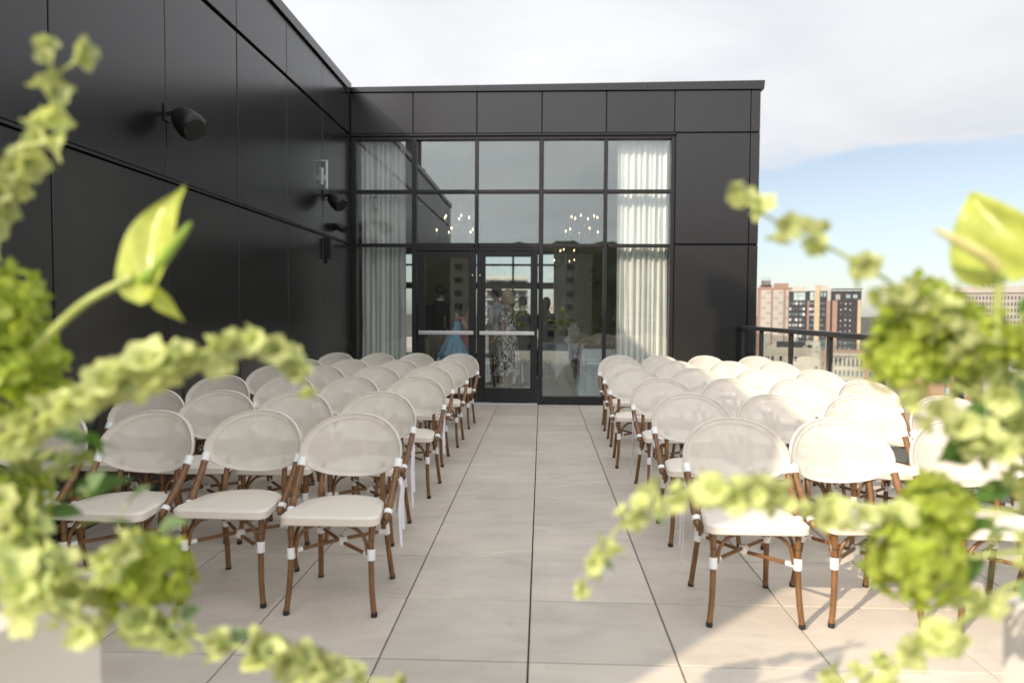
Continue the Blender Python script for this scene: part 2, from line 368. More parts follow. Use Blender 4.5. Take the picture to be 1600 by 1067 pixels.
# ------------------------------------------------------------------ geometry helpers
class B:
    """collects verts and faces; .obj() links them as ONE mesh object"""
    def __init__(s): s.v = []; s.f = []

    def add(s, vs, fs):
        o = len(s.v); s.v += [tuple(x) for x in vs]; s.f += [tuple(i + o for i in f) for f in fs]; return s

    def box(s, x0, x1, y0, y1, z0, z1):
        v = [(x0, y0, z0), (x1, y0, z0), (x1, y1, z0), (x0, y1, z0), (x0, y0, z1), (x1, y0, z1), (x1, y1, z1), (x0, y1, z1)]
        return s.add(v, [(0, 3, 2, 1), (4, 5, 6, 7), (0, 1, 5, 4), (1, 2, 6, 5), (2, 3, 7, 6), (3, 0, 4, 7)])

    def cbox(s, x0, x1, y0, y1, z0, z1, c, face='z+'):
        """box whose edges round one face are chamfered by c"""
        ax = {'x': 0, 'y': 1, 'z': 2}[face[0]]
        lo = [x0, y0, z0]; hi = [x1, y1, z1]
        a, b = [i for i in range(3) if i != ax]
        pos = face[1] == '+'
        base, top = (lo[ax], hi[ax]) if pos else (hi[ax], lo[ax])
        mid = top - c if pos else top + c
        rings = []
        for lev, ins in ((base, 0), (mid, 0), (top, c)):
            for (u, w) in ((lo[a] + ins, lo[b] + ins), (hi[a] - ins, lo[b] + ins), (hi[a] - ins, hi[b] - ins), (lo[a] + ins, hi[b] - ins)):
                p = [0, 0, 0]; p[ax] = lev; p[a] = u; p[b] = w; rings.append(tuple(p))
        fs = [(3, 2, 1, 0), (8, 9, 10, 11)]
        for k in (0, 4):
            for i in range(4):
                j = (i + 1) % 4
                fs.append((k + i, k + j, k + 4 + j, k + 4 + i))
        if (ax == 1) == pos:
            fs = [tuple(reversed(f)) for f in fs]
        return s.add(rings, fs)

    def tube(s, pts, rad, n=8, cap=True, squash=None, up=None):
        """tube along pts; rad number or list; squash = (a, b) scales the cross-section"""
        pts = [Vector(p) for p in pts]; k = len(pts)
        rad = [rad] * k if isinstance(rad, (int, float)) else rad
        vs = []; prev = None
        for i, p in enumerate(pts):
            d = (pts[min(i + 1, k - 1)] - pts[max(i - 1, 0)])
            d = d.normalized() if d.length > 1e-9 else Vector((0, 0, 1))
            if prev is None:
                h = Vector(up) if up else (Vector((0, 0, 1)) if abs(d.z) < 0.9 else Vector((1, 0, 0)))
                a = (h - d * h.dot(d)).normalized()
            else:
                a = (prev - d * prev.dot(d)).normalized()
            prev = a; b = d.cross(a)
            sa, sb = squash if squash else (1, 1)
            for j in range(n):
                t = 2 * PI * j / n
                vs.append(p + a * (math.cos(t) * rad[i] * sa) + b * (math.sin(t) * rad[i] * sb))
        fs = []
        for i in range(k - 1):
            for j in range(n):
                j2 = (j + 1) % n
                fs.append((i * n + j, i * n + j2, (i + 1) * n + j2, (i + 1) * n + j))
        if cap:
            fs.append(tuple(reversed(range(n)))); fs.append(tuple(range((k - 1) * n, k * n)))
        return s.add(vs, fs)

    def lathe(s, prof, n=16, axis='z', at=(0, 0, 0), wob=None):
        """prof = list of (radius, height)"""
        vs = []; k = len(prof)
        for i, (r, z) in enumerate(prof):
            for j in range(n):
                t = 2 * PI * j / n
                rr = r * (1 + (wob(i, t) if wob else 0))
                p = (rr * math.cos(t), rr * math.sin(t), z)
                if axis == 'y': p = (p[0], p[2], p[1])
                if axis == 'x': p = (p[2], p[0], p[1])
                vs.append((p[0] + at[0], p[1] + at[1], p[2] + at[2]))
        fs = []
        for i in range(k - 1):
            for j in range(n):
                j2 = (j + 1) % n
                f = (i * n + j, i * n + j2, (i + 1) * n + j2, (i + 1) * n + j)
                fs.append(f if axis != 'y' else tuple(reversed(f)))
        return s.add(vs, fs)

    def loft(s, rings, cap=True):
        n = len(rings[0]); vs = [p for r in rings for p in r]; fs = []
        for i in range(len(rings) - 1):
            for j in range(n):
                j2 = (j + 1) % n
                fs.append((i * n + j, i * n + j2, (i + 1) * n + j2, (i + 1) * n + j))
        if cap:
            fs.append(tuple(reversed(range(n)))); fs.append(tuple(range((len(rings) - 1) * n, len(rings) * n)))
        return s.add(vs, fs)

    def ball(s, c, r, n=10, m=7):
        prof = []
        rr = r if isinstance(r, (tuple, list)) else (r, r, r)
        rings = []
        for i in range(m + 1):
            t = PI * i / m; q = max(math.sin(t), 0.02)
            rings.append([(c[0] + rr[0] * q * math.cos(2 * PI * j / n), c[1] + rr[1] * q * math.sin(2 * PI * j / n), c[2] - rr[2] * math.cos(t)) for j in range(n)])
        return s.loft(rings)

    def grid(s, rows, closed=False):
        n = len(rows[0]); vs = [p for r in rows for p in r]; fs = []
        for i in range(len(rows) - 1):
            for j in range(n if closed else n - 1):
                j2 = (j + 1) % n
                fs.append((i * n + j, i * n + j2, (i + 1) * n + j2, (i + 1) * n + j))
        return s.add(vs, fs)

    def mesh(s, name, m, smooth=None):
        me = bpy.data.meshes.new(name); me.from_pydata(s.v, [], s.f); me.update()
        for x in (m if isinstance(m, (list, tuple)) else [m]): me.materials.append(M[x] if isinstance(x, str) else x)
        if smooth is not None:
            me.polygons.foreach_set('use_smooth', [True] * len(me.polygons))
            if smooth < 180: me.set_sharp_from_angle(angle=R(smooth))
        return me

    def obj(s, name, m, parent=None, smooth=None, loc=(0, 0, 0), rot=(0, 0, 0)):
        return link(name, s.mesh(name, m, smooth), parent, loc, rot)


def link(name, me, parent=None, loc=(0, 0, 0), rot=(0, 0, 0), scale=None):
    o = bpy.data.objects.new(name, me); COL.objects.link(o)
    o.parent = parent; o.location = loc; o.rotation_euler = rot
    if scale is not None: o.scale = scale if isinstance(scale, (tuple, list, Vector)) else (scale,) * 3
    return o


def tag(o, label=None, cat=None, group=None, kind=None):
    if label: o['label'] = label
    if cat: o['category'] = cat
    if group: o['group'] = group
    if kind: o['kind'] = kind
    return o


def thing(name, label, cat, loc=(0, 0, 0), rz=0.0, group=None):
    o = link(name, None, None, loc, (0, 0, rz)); o.empty_display_size = 0.1
    return tag(o, label, cat, group)


def copy_tree(o, parent=None):
    c = o.copy(); COL.objects.link(c); c.parent = parent
    for ch in [k for k in KIDS.get(o.name, [])]:
        copy_tree(ch, c)
    return c


KIDS = {}


def index_kids(root):
    """remember children once, so that copying does not search the whole scene"""
    KIDS[root.name] = list(root.children)
    for c in root.children: index_kids(c)


def catmull(pts, per=6):
    pts = [Vector(p) for p in pts]
    P = [pts[0] * 2 - pts[1]] + pts + [pts[-1] * 2 - pts[-2]]
    out = []
    for i in range(1, len(P) - 2):
        for k in range(per):
            t = k / per
            a, b, c, d = P[i - 1], P[i], P[i + 1], P[i + 2]
            out.append(0.5 * ((2 * b) + (c - a) * t + (2 * a - 5 * b + 4 * c - d) * t * t + (3 * b - a - 3 * c + d) * t ** 3))
    out.append(pts[-1])
    return out

# ================================================================== setting
WY = 10.85          # face of the far wall of the terrace
XL = -2.945         # face of the left wall
GZ = -25.0          # street level

B().add([(-4000, -4000, GZ), (4000, -4000, GZ), (4000, 5000, GZ), (-4000, 5000, GZ)], [(0, 1, 2, 3)]).obj('ground', 'city_ground')['kind'] = 'structure'


def road(name, x0, y0, x1, y1, w):
    d = Vector((x1 - x0, y1 - y0, 0)); n = Vector((-d.y, d.x, 0)).normalized() * w / 2
    a, b = Vector((x0, y0, GZ + 0.05)), Vector((x1, y1, GZ + 0.05))
    o = B().add([a - n, b - n, b + n, a + n], [(0, 1, 2, 3)]).obj(name, 'asphalt'); o['kind'] = 'structure'
    m = n * 0.015; up = Vector((0, 0, 0.03)); k = int(d.length / 12); dd = d / k
    mk = B()
    for i in range(k):
        p = a + dd * i; q = p + dd * 0.45
        mk.add([p - m + up, q - m + up, q + m + up, p + m + up], [(0, 1, 2, 3)])
    mk.obj('lane_marking', 'marking', o)['kind'] = 'stuff'


road('road', 60, 60, 125, 420, 14)
road('road', -40, 250, 260, 190, 13)

# ---- terrace deck: slab, pavers
slab = B().box(XL - 0.02, 3.14, -4.0, WY + 0.02, -0.45, -0.055).obj('terrace_deck', 'joint'); slab['kind'] = 'structure'
TW = 0.616; TX = -0.046; TY = 2.842
tile_me = B().cbox(-TW / 2 + 0.0035, TW / 2 - 0.0035, -TW / 2 + 0.0052, TW / 2 - 0.0052, -0.035, 0.0, 0.0032).mesh('paver', 'tile')
for i in range(-5, 5):
    for j in range(-11, 13):
        cx, cy_ = TX + (i + 0.5) * TW, TY + (j + 0.5) * TW
        if cy_ + TW / 2 > WY + 0.05 and cy_ > WY: continue
        if cx - TW / 2 < XL - 0.12: pass
        link('paver', tile_me, slab, (cx, cy_, random.uniform(-0.0008, 0.0008)), (random.uniform(-0.0006, 0.0006), random.uniform(-0.0006, 0.0006), random.choice((0, PI))))

# ---- lower storeys of this building
lower = thing('building_base', 'charcoal lower storeys of the building beneath the tiled terrace', 'building', (0, 0, 0))
B().box(-14, 3.10, -5.0, 34.0, GZ, -0.46).obj('wall', 'panel', lower)

# ---- left wing: dark metal panels
left = thing('metal_clad_wing', 'tall wing clad in glossy charcoal metal panels along left side of terrace', 'building', (0, 0, 0))
B().box(-12.0, XL - 0.035, -0.86, WY + 0.06, -0.04, 4.70).obj('wall', 'core', left)
ys = [-0.90, 0.25, 1.56, 2.87, 4.174, 5.493, 6.803, 8.14, 9.462, 10.80]
zs = [(-0.02, 2.425), (2.465, 4.085), (4.125, 4.735)]
for (za, zb) in zs:
    for ya, yb in zip(ys[:-1], ys[1:]):
        g = 0.006
        B().cbox(XL - 0.034, XL + random.uniform(-0.0015, 0.0015), ya + g, yb - g, za, zb, 0.004, 'x+').obj('panel', 'panel', left)
for k in range(9):   # the end of the wing, facing away from the terrace
    for (za, zb) in zs:
        B().cbox(-12.0 + k, -11.012 + k, -0.90, -0.861, za, zb, 0.004, 'y-').obj('panel', 'panel', left)
cap = B()
cap.box(-12.0, XL + 0.035, -0.95, 10.80, 4.745, 4.86)
cap.obj('parapet_cap', 'panel', left)
B().box(XL - 0.03, XL + 0.012, 1.0, 10.80, 2.436, 2.456).obj('joint_strip', 'frame', left)

# exhaust stack on the roof of the left wing (its shadow falls on the far wall)
st = thing('exhaust_stack', 'grey hooded exhaust stack standing on the roof of left wing', 'vent', (-3.22, 4.22, 4.86))
B().lathe([(0.30, 0.0), (0.30, 0.05), (0.205, 0.06), (0.205, 2.08)], 20).obj('pipe', 'roofgrey', st, 40)
B().lathe([(0.206, 2.04), (0.27, 2.06), (0.285, 2.22), (0.27, 2.34), (0.20, 2.41), (0.08, 2.435), (0.001, 2.44)], 20, 'z', (-0.05, 0, 0)).obj('hood', 'roofgrey', st, 50)

# ---- pavilion: far wall of the terrace
pav = thing('glazed_pavilion', 'charcoal pavilion with gridded window wall and double doors facing terrace', 'building', (0, 0, 0))
g = 0.006
# backing behind the panels (fascia and right pier)
B().box(XL - 0.03, 3.236, WY + 0.036, WY + 0.16, 4.06, 4.74).obj('wall', 'core', pav)
B().box(1.99, 3.236, WY + 0.036, WY + 0.16, -0.04, 4.06).obj('wall', 'core', pav)
fx = [XL, -1.979, -1.004, -0.018, 0.952, 1.971, 3.096, 3.24]
for a, b in zip(fx[:-1], fx[1:]):
    B().cbox(a + g, b - g, WY + random.uniform(-0.001, 0.001), WY + 0.034, 4.125, 4.735, 0.004, 'y-').obj('panel', 'panel', pav)
for (za, zb) in ((-0.02, 2.435), (2.462, 4.108)):
    for a, b in ((1.99, 3.096), (3.096, 3.24)):
        B().cbox(a + g, b - g, WY + random.uniform(-0.001, 0.001), WY + 0.034, za, zb, 0.004, 'y-').obj('panel', 'panel', pav)
# right flank of the pavilion
for k in range(8):
    for (za, zb) in ((-0.02, 2.435), (2.462, 4.108), (4.125, 4.735)):
        B().cbox(3.20, 3.236 + 0.003 * 0, WY + 0.04 + k * 1.4, WY + 1.43 + k * 1.4, za, zb, 0.004, 'x+').obj('panel', 'panel', pav)
# cap: thickens a little to the right
cp = B(); y0, y1 = WY - 0.03, WY + 0.35
cp.add([(XL - 0.05, y0, 4.745), (3.275, y0, 4.745), (3.275, y1, 4.745), (XL - 0.05, y1, 4.745), (XL - 0.05, y0, 4.815), (3.285, y0, 4.872), (3.285, y1, 4.872), (XL - 0.05, y1, 4.815)],
       [(0, 3, 2, 1), (4, 5, 6, 7), (0, 1, 5, 4), (1, 2, 6, 5), (2, 3, 7, 6), (3, 0, 4, 7)])
cp.obj('parapet_cap', 'panel', pav)
for x in (-1.0, 1.55):
    B().box(x, x + 0.008, WY - 0.034, WY - 0.03, 4.75, 4.83).obj('cap_joint', 'core', pav)
# drip flashing over the window
B().box(XL, 1.985, WY - 0.02, WY + 0.12, 4.085, 4.112).obj('flashing', 'frame', pav)

# window wall: frame, mullions, transoms, panes
MX = [-2.885, -1.965, -1.008, -0.020, 0.955, 1.955]
ZT = [0.0, 2.434, 3.252, 4.06]
fr = lambda *a: B().cbox(*a, 0.004, 'y-')
fr(XL + 0.002, -2.86, WY + 0.012, WY + 0.15, 0.0, 4.083).obj('jamb', 'frame', pav)
fr(1.93, 1.988, WY + 0.012, WY + 0.15, 0.0, 4.083).obj('jamb', 'frame', pav)
fr(-2.858, 1.928, WY + 0.014, WY + 0.15, 4.03, 4.083).obj('head', 'frame', pav)
fr(-2.858, -2.0, WY + 0.014, WY + 0.15, 0.0, 0.125).obj('sill', 'frame', pav)
fr(0.022, 1.928, WY + 0.014, WY + 0.15, 0.0, 0.125).obj('sill', 'frame', pav)
for x in MX[1:-1]:
    w = 0.036 if x in (-1.965, -0.020) else 0.026
    z0 = 2.40 if x == -1.008 else 0.0
    fr(x - w, x + w, WY + 0.010, WY + 0.15, z0, 4.028).obj('mullion', 'frame', pav)
for z in (2.434, 3.252):
    for a, b in zip(MX[:-1], MX[1:]):
        h = 0.034 if (z < 3 and -1.99 < a < -0.1) else 0.025
        fr(a + 0.037, b - 0.037, WY + 0.016, WY + 0.15, z - h, z + h).obj('transom', 'frame', pav)
PY = WY + 0.07
for zi in range(3):
    for i, (a, b) in enumerate(zip(MX[:-1], MX[1:])):
        if zi == 0 and i in (1, 2): continue
        z0 = 0.12 if zi == 0 else ZT[zi] + 0.02
        tilt = random.uniform(-0.0016, 0.0016)
        B().box(-(b - a) / 2 + 0.02, (b - a) / 2 - 0.02, 0, 0.012, 0, ZT[zi + 1] - 0.02 - z0).obj('pane', 'glass', pav, None, ((a + b) / 2, PY, z0), (random.uniform(-0.0012, 0.0012), 0, tilt))
# door frame and leaves
fr(-1.925, -0.06, WY + 0.012, WY + 0.15, 2.352, 2.398).obj('door_head', 'frame', pav)
B().box(-1.925, -0.06, WY - 0.01, WY + 0.16, -0.01, 0.018).obj('threshold', 'steel', pav)


def door(x0, x1, g0, g1, bar, hinge_left):
    d = B()
    y0, y1 = WY + 0.03, WY + 0.085
    d.cbox(x0, g0, y0, y1, 0.025, 2.345, 0.003, 'y-'); d.cbox(g1, x1, y0, y1, 0.025, 2.345, 0.003, 'y-')
    d.cbox(g0, g1, y0 + 0.001, y1 - 0.001, 2.262, 2.344, 0.003, 'y-'); d.cbox(g0, g1, y0 + 0.001, y1 - 0.001, 0.026, 0.245, 0.003, 'y-')
    o = d.obj('door', 'frame', pav)
    B().box(g0 - 0.005, g1 + 0.005, y0 + 0.022, y0 + 0.034, 0.24, 2.267).obj('pane', 'glass', o)
    B().cbox(bar[0], bar[1], y0 - 0.075, y0 - 0.045, 1.066, 1.122, 0.006, 'y-').obj('push_bar', 'steel', o)
    for bx in (bar[0] + 0.03, bar[1] - 0.06):
        B().box(bx, bx + 0.03, y0 - 0.044, y0 - 0.001, 1.075, 1.112).obj('bar_bracket', 'steel', o)
    hx = x1 - 0.05 if hinge_left else x0 + 0.05
    for z in (1.98, 0.42):
        B().lathe([(0.014, 0), (0.014, 0.012), (0.004, 0.016)], 10, 'y', (hx, y0 - 0.017, z)).obj('lock_cylinder', 'steel', o, 50)


door(-1.920, -1.012, -1.80, -1.125, (-1.89, -1.045), True)
door(-1.000, -0.065, -0.868, -0.175, (-0.953, -0.110), False)

# ---- the hall behind the glass
RX0, RX1, RY = -7.0, 3.19, 22.0
def struct(name, bm, m):
    o = bm.obj(name, m); o['kind'] = 'structure'; return o
rf = struct('hall_floor', B().box(RX0, RX1, WY + 0.165, 29.0, -0.3, -0.004), 'room_floor')
plank = B().cbox(-0.595, 0.595, -0.097, 0.097, -0.0035, 0.0, 0.001).mesh('plank', 'room_floor')
for j in range(55):
    for i in range(5):
        x = -5.0 + i * 1.2 + (0.6 if j % 2 else 0.0) + 1.4
        link('plank', plank, rf, (x, WY + 0.27 + j * 0.2, 0.0), (random.uniform(-.0015, .0015), 0, 0))
struct('hall_ceiling', B().box(RX0, RX1, WY + 0.165, RY + 0.1, 4.13, 4.4), 'ceiling')
struct('hall_wall_side', B().box(RX1, RX1 + 0.009, WY + 0.165, RY, -0.3, 4.3), 'room_wall')
struct('hall_wall_left', B().box(RX0 - 0.2, RX0, WY + 0.065, RY, -0.3, 4.4), 'room_wall')
struct('hall_wall_near', B().box(RX0, XL - 0.035, WY + 0.065, WY + 0.16, -0.3, 4.4), 'room_wall')
struct('hall_wall_far', B().box(0.95, RX1, RY, RY + 0.2, -0.3, 4.13), 'room_wall')
struct('hall_wall_far', B().box(RX0, -5.2, RY, RY + 0.2, -0.3, 4.13), 'room_wall')
struct('hall_lintel', B().box(-5.2, 0.95, RY, RY + 0.2, 3.27, 4.13), 'room_wall')
# brown partition seen through the left door leaf
struct('hall_partition', B().box(-3.2, -1.80, 18.0, 18.15, -0.01, 4.12), 'room_wall')
fw = thing('far_window_wall', 'black gridded window wall on the far side of the banquet hall', 'window', (0, 0, 0))
xs = [-5.2, -4.36, -3.52, -2.68, -1.84, -0.90, -0.02, 0.95]
for x in xs:
    B().box(x - 0.03, x + 0.03, RY + 0.02, RY + 0.14, 0, 3.268).obj('mullion', 'frame', fw)
for z, h in ((0.06, 0.06), (2.22, 0.10), (2.86, 0.03), (3.225, 0.04)):
    for a, b in zip(xs[:-1], xs[1:]):
        B().box(a + 0.031, b - 0.031, RY + 0.03, RY + 0.13, z - h, z + h).obj('transom', 'frame', fw)
for a, b in zip(xs[:-1], xs[1:]):
    B().box(a + 0.02, b - 0.02, RY + 0.07, RY + 0.08, 0.1, 3.2).obj('pane', 'rail_glass', fw)
# white bench wall on the far terrace
bw = B().cbox(-7, 3.0, 26.6, 27.0, 0.0, 0.42, 0.02, 'z+').obj('bench_wall', 'white_b'); tag(bw, 'low white bench wall on the terrace beyond the hall', 'bench')


def curtain(name, label, x0, x1, y, z0, z1, folds, amp=0.045, group=None):
    n = folds * 10; rows = []
    ph = random.uniform(0, 6)
    for k in range(9):
        t = k / 8; z = z1 + (z0 - z1) * t
        row = []
        for i in range(n + 1):
            u = i / n
            a = amp * (0.6 + 0.4 * t)
            yy = y + a * math.sin(u * folds * 2 * PI + ph + 0.5 * math.sin(u * 9 + t * 1.2)) + 0.012 * math.sin(u * 31 + 3 * t)
            row.append((x0 + (x1 - x0) * u + 0.02 * math.sin(u * folds * 4 * PI + t), yy, z))
        rows.append(row)
    b = B(); b.grid(rows)
    back = [[(p[0], p[1] + 0.004, p[2]) for p in r] for r in rows]
    b2 = B(); b2.grid(back); b.add(b2.v, [tuple(reversed(f)) for f in b2.f])
    o = b.obj(name, 'curtain', None, 180)
    return tag(o, label, 'curtain', group)


curtain('curtain', 'pale sheer curtain at the left end of the window wall', -2.83, -2.14, WY + 0.23, 0.02, 4.02, 9)
curtain('curtain', 'sunlit sheer curtain at the right end of the window wall', 1.15, 1.92, WY + 0.25, 0.02, 4.02, 9)
curtain('curtain', 'thin sheer curtain at far right end of the opposite windows', 0.35, 1.0, RY - 0.2, 0.02, 3.3, 7)
curtain('curtain', 'narrow sheer curtain at far left of opposite windows', -5.1, -4.5, RY - 0.2, 0.02, 3.3, 6)

# ---- railing on the right
rail = thing('glass_railing', 'black metal railing with clear glass panels along right terrace edge', 'railing', (0, 0, 0))
RXX = 2.997; rtop = 1.235
B().cbox(RXX - 0.032, RXX + 0.032, -4.0, WY - 0.003, rtop - 0.055, rtop, 0.008, 'z+').obj('top_rail', 'rail', rail)
B().box(RXX - 0.02, RXX + 0.02, -4.0, WY - 0.003, 0.06, 0.10).obj('bottom_rail', 'rail', rail)
py = [10.72] + [9.806 - 1.15 * k for k in range(12)]
for y in py:
    B().cbox(RXX - 0.022, RXX + 0.022, y - 0.03, y + 0.03, 0.0, rtop - 0.056, 0.004, 'x-').obj('post', 'rail', rail)
for a, b in zip(py[1:], py[:-1]):
    B().box(RXX - 0.005, RXX + 0.005, a + 0.045, b - 0.045, 0.13, rtop - 0.09).obj('glass_panel', 'rail_glass', rail)

# ================================================================== things on the left wall
def wall_speaker(label, y, z, s=1.0, bracket=False):
    """teardrop surface speaker on a ball-joint arm, nose dipping away from the wall"""
    t = thing('wall_speaker', label, 'speaker', (XL + 0.001, y, z), 0.0, 'speakers on the left wall')
    prof = [(0.012, -0.02), (0.05, 0.0), (0.085, 0.05), (0.105, 0.12), (0.112, 0.20), (0.108, 0.245), (0.095, 0.262)]
    q = Vector((0.62, -0.36, -0.52)).normalized()
    rot = Vector((0, 0, 1)).rotation_difference(q).to_euler()
    body = B().lathe([(r * s, h * s) for r, h in prof], 24).obj('housing', 'speaker', t, 50, (0.10 * s, -0.01, 0.0), rot)
    B().lathe([(0.094 * s, 0.2625 * s), (0.088 * s, 0.272 * s), (0.03 * s, 0.279 * s), (0.001, 0.28 * s)], 24).obj('grille', 'speaker', body, 50)
    B().box(-0.02 * s, 0.02 * s, 0.07 * s, 0.125 * s, 0.12 * s, 0.24 * s).obj('badge_ridge', 'frame', body)
    B().cbox(0.0, 0.012, -0.05, 0.05, -0.06, 0.07, 0.003, 'x+').obj('wall_plate', 'speaker', t)
    B().tube([(0.012, 0, 0), (0.05, 0.0, 0.012), (0.085 * s, -0.006, 0.004)], 0.017, 8).obj('arm', 'frame', t, 40)
    B().ball((0.09 * s, -0.008, 0.004), 0.026 * s).obj('ball_joint', 'frame', t, 60)
    return t


wall_speaker('large black teardrop speaker on the left wall, nearest the camera', 5.50, 2.955, 0.98)
wall_speaker('smaller black speaker below the silver antenna near the wall corner', 9.50, 2.965, 0.95)
an = thing('antenna_bracket', 'silver flat antenna bracket fixed above the far wall speaker', 'bracket', (XL + 0.001, 9.42, 3.10))
B().cbox(0.0, 0.02, -0.03, 0.03, 0.0, 0.22, 0.003, 'x+').obj('wall_plate', 'steel', an)
B().cbox(0.06, 0.08, -0.022, 0.022, -0.06, 0.30, 0.004, 'x+').obj('upright', 'steel', an)
B().cbox(-0.0, 0.081, -0.022, 0.022, 0.302, 0.322, 0.004, 'z+').obj('arm', 'steel', an)
B().cbox(0.021, 0.059, -0.025, 0.025, 0.06, 0.12, 0.004, 'z+').obj('clamp', 'steel', an)
# floodlight
fl = thing('twin_floodlight', 'small black twin-head security floodlight in the wall corner', 'floodlight', (XL + 0.001, 10.02, 2.61))
B().lathe([(0.055, 0.0), (0.05, 0.02), (0.02, 0.03)], 16, 'x').obj('wall_plate', 'speaker', fl, 40)
B().tube([(0.02, -0.1, 0.03), (0.045, 0, 0.035), (0.02, 0.1, 0.03)], 0.014, 8).obj('arm', 'speaker', fl, 40)
for s in (-1, 1):
    h = B().lathe([(0.012, -0.05), (0.035, -0.045), (0.05, 0.0), (0.055, 0.06), (0.048, 0.062), (0.03, 0.045)], 16).obj('lamp_head', 'speaker', fl, 50, (0.08, s * 0.10, 0.0), (0.3 * s, 2.2, 0))
    B().lathe([(0.046, 0.058), (0.02, 0.062), (0.001, 0.063)], 16).obj('lens', 'frame', h, 40)
# sconce box
bx = thing('wall_box', 'slim black wall light box below the panel seam near corner', 'wall light', (XL + 0.001, 9.60, 2.12))
B().cbox(0.0, 0.075, -0.07, 0.07, 0.0, 0.29, 0.006, 'x+').obj('housing', 'speaker', bx)
B().cbox(0.004, 0.03, -0.045, 0.045, -0.055, -0.001, 0.004, 'x+').obj('conduit_fitting', 'frame', bx)
B().box(0.0762, 0.079, -0.055, 0.055, 0.02, 0.27).obj('lens', 'frame', bx)


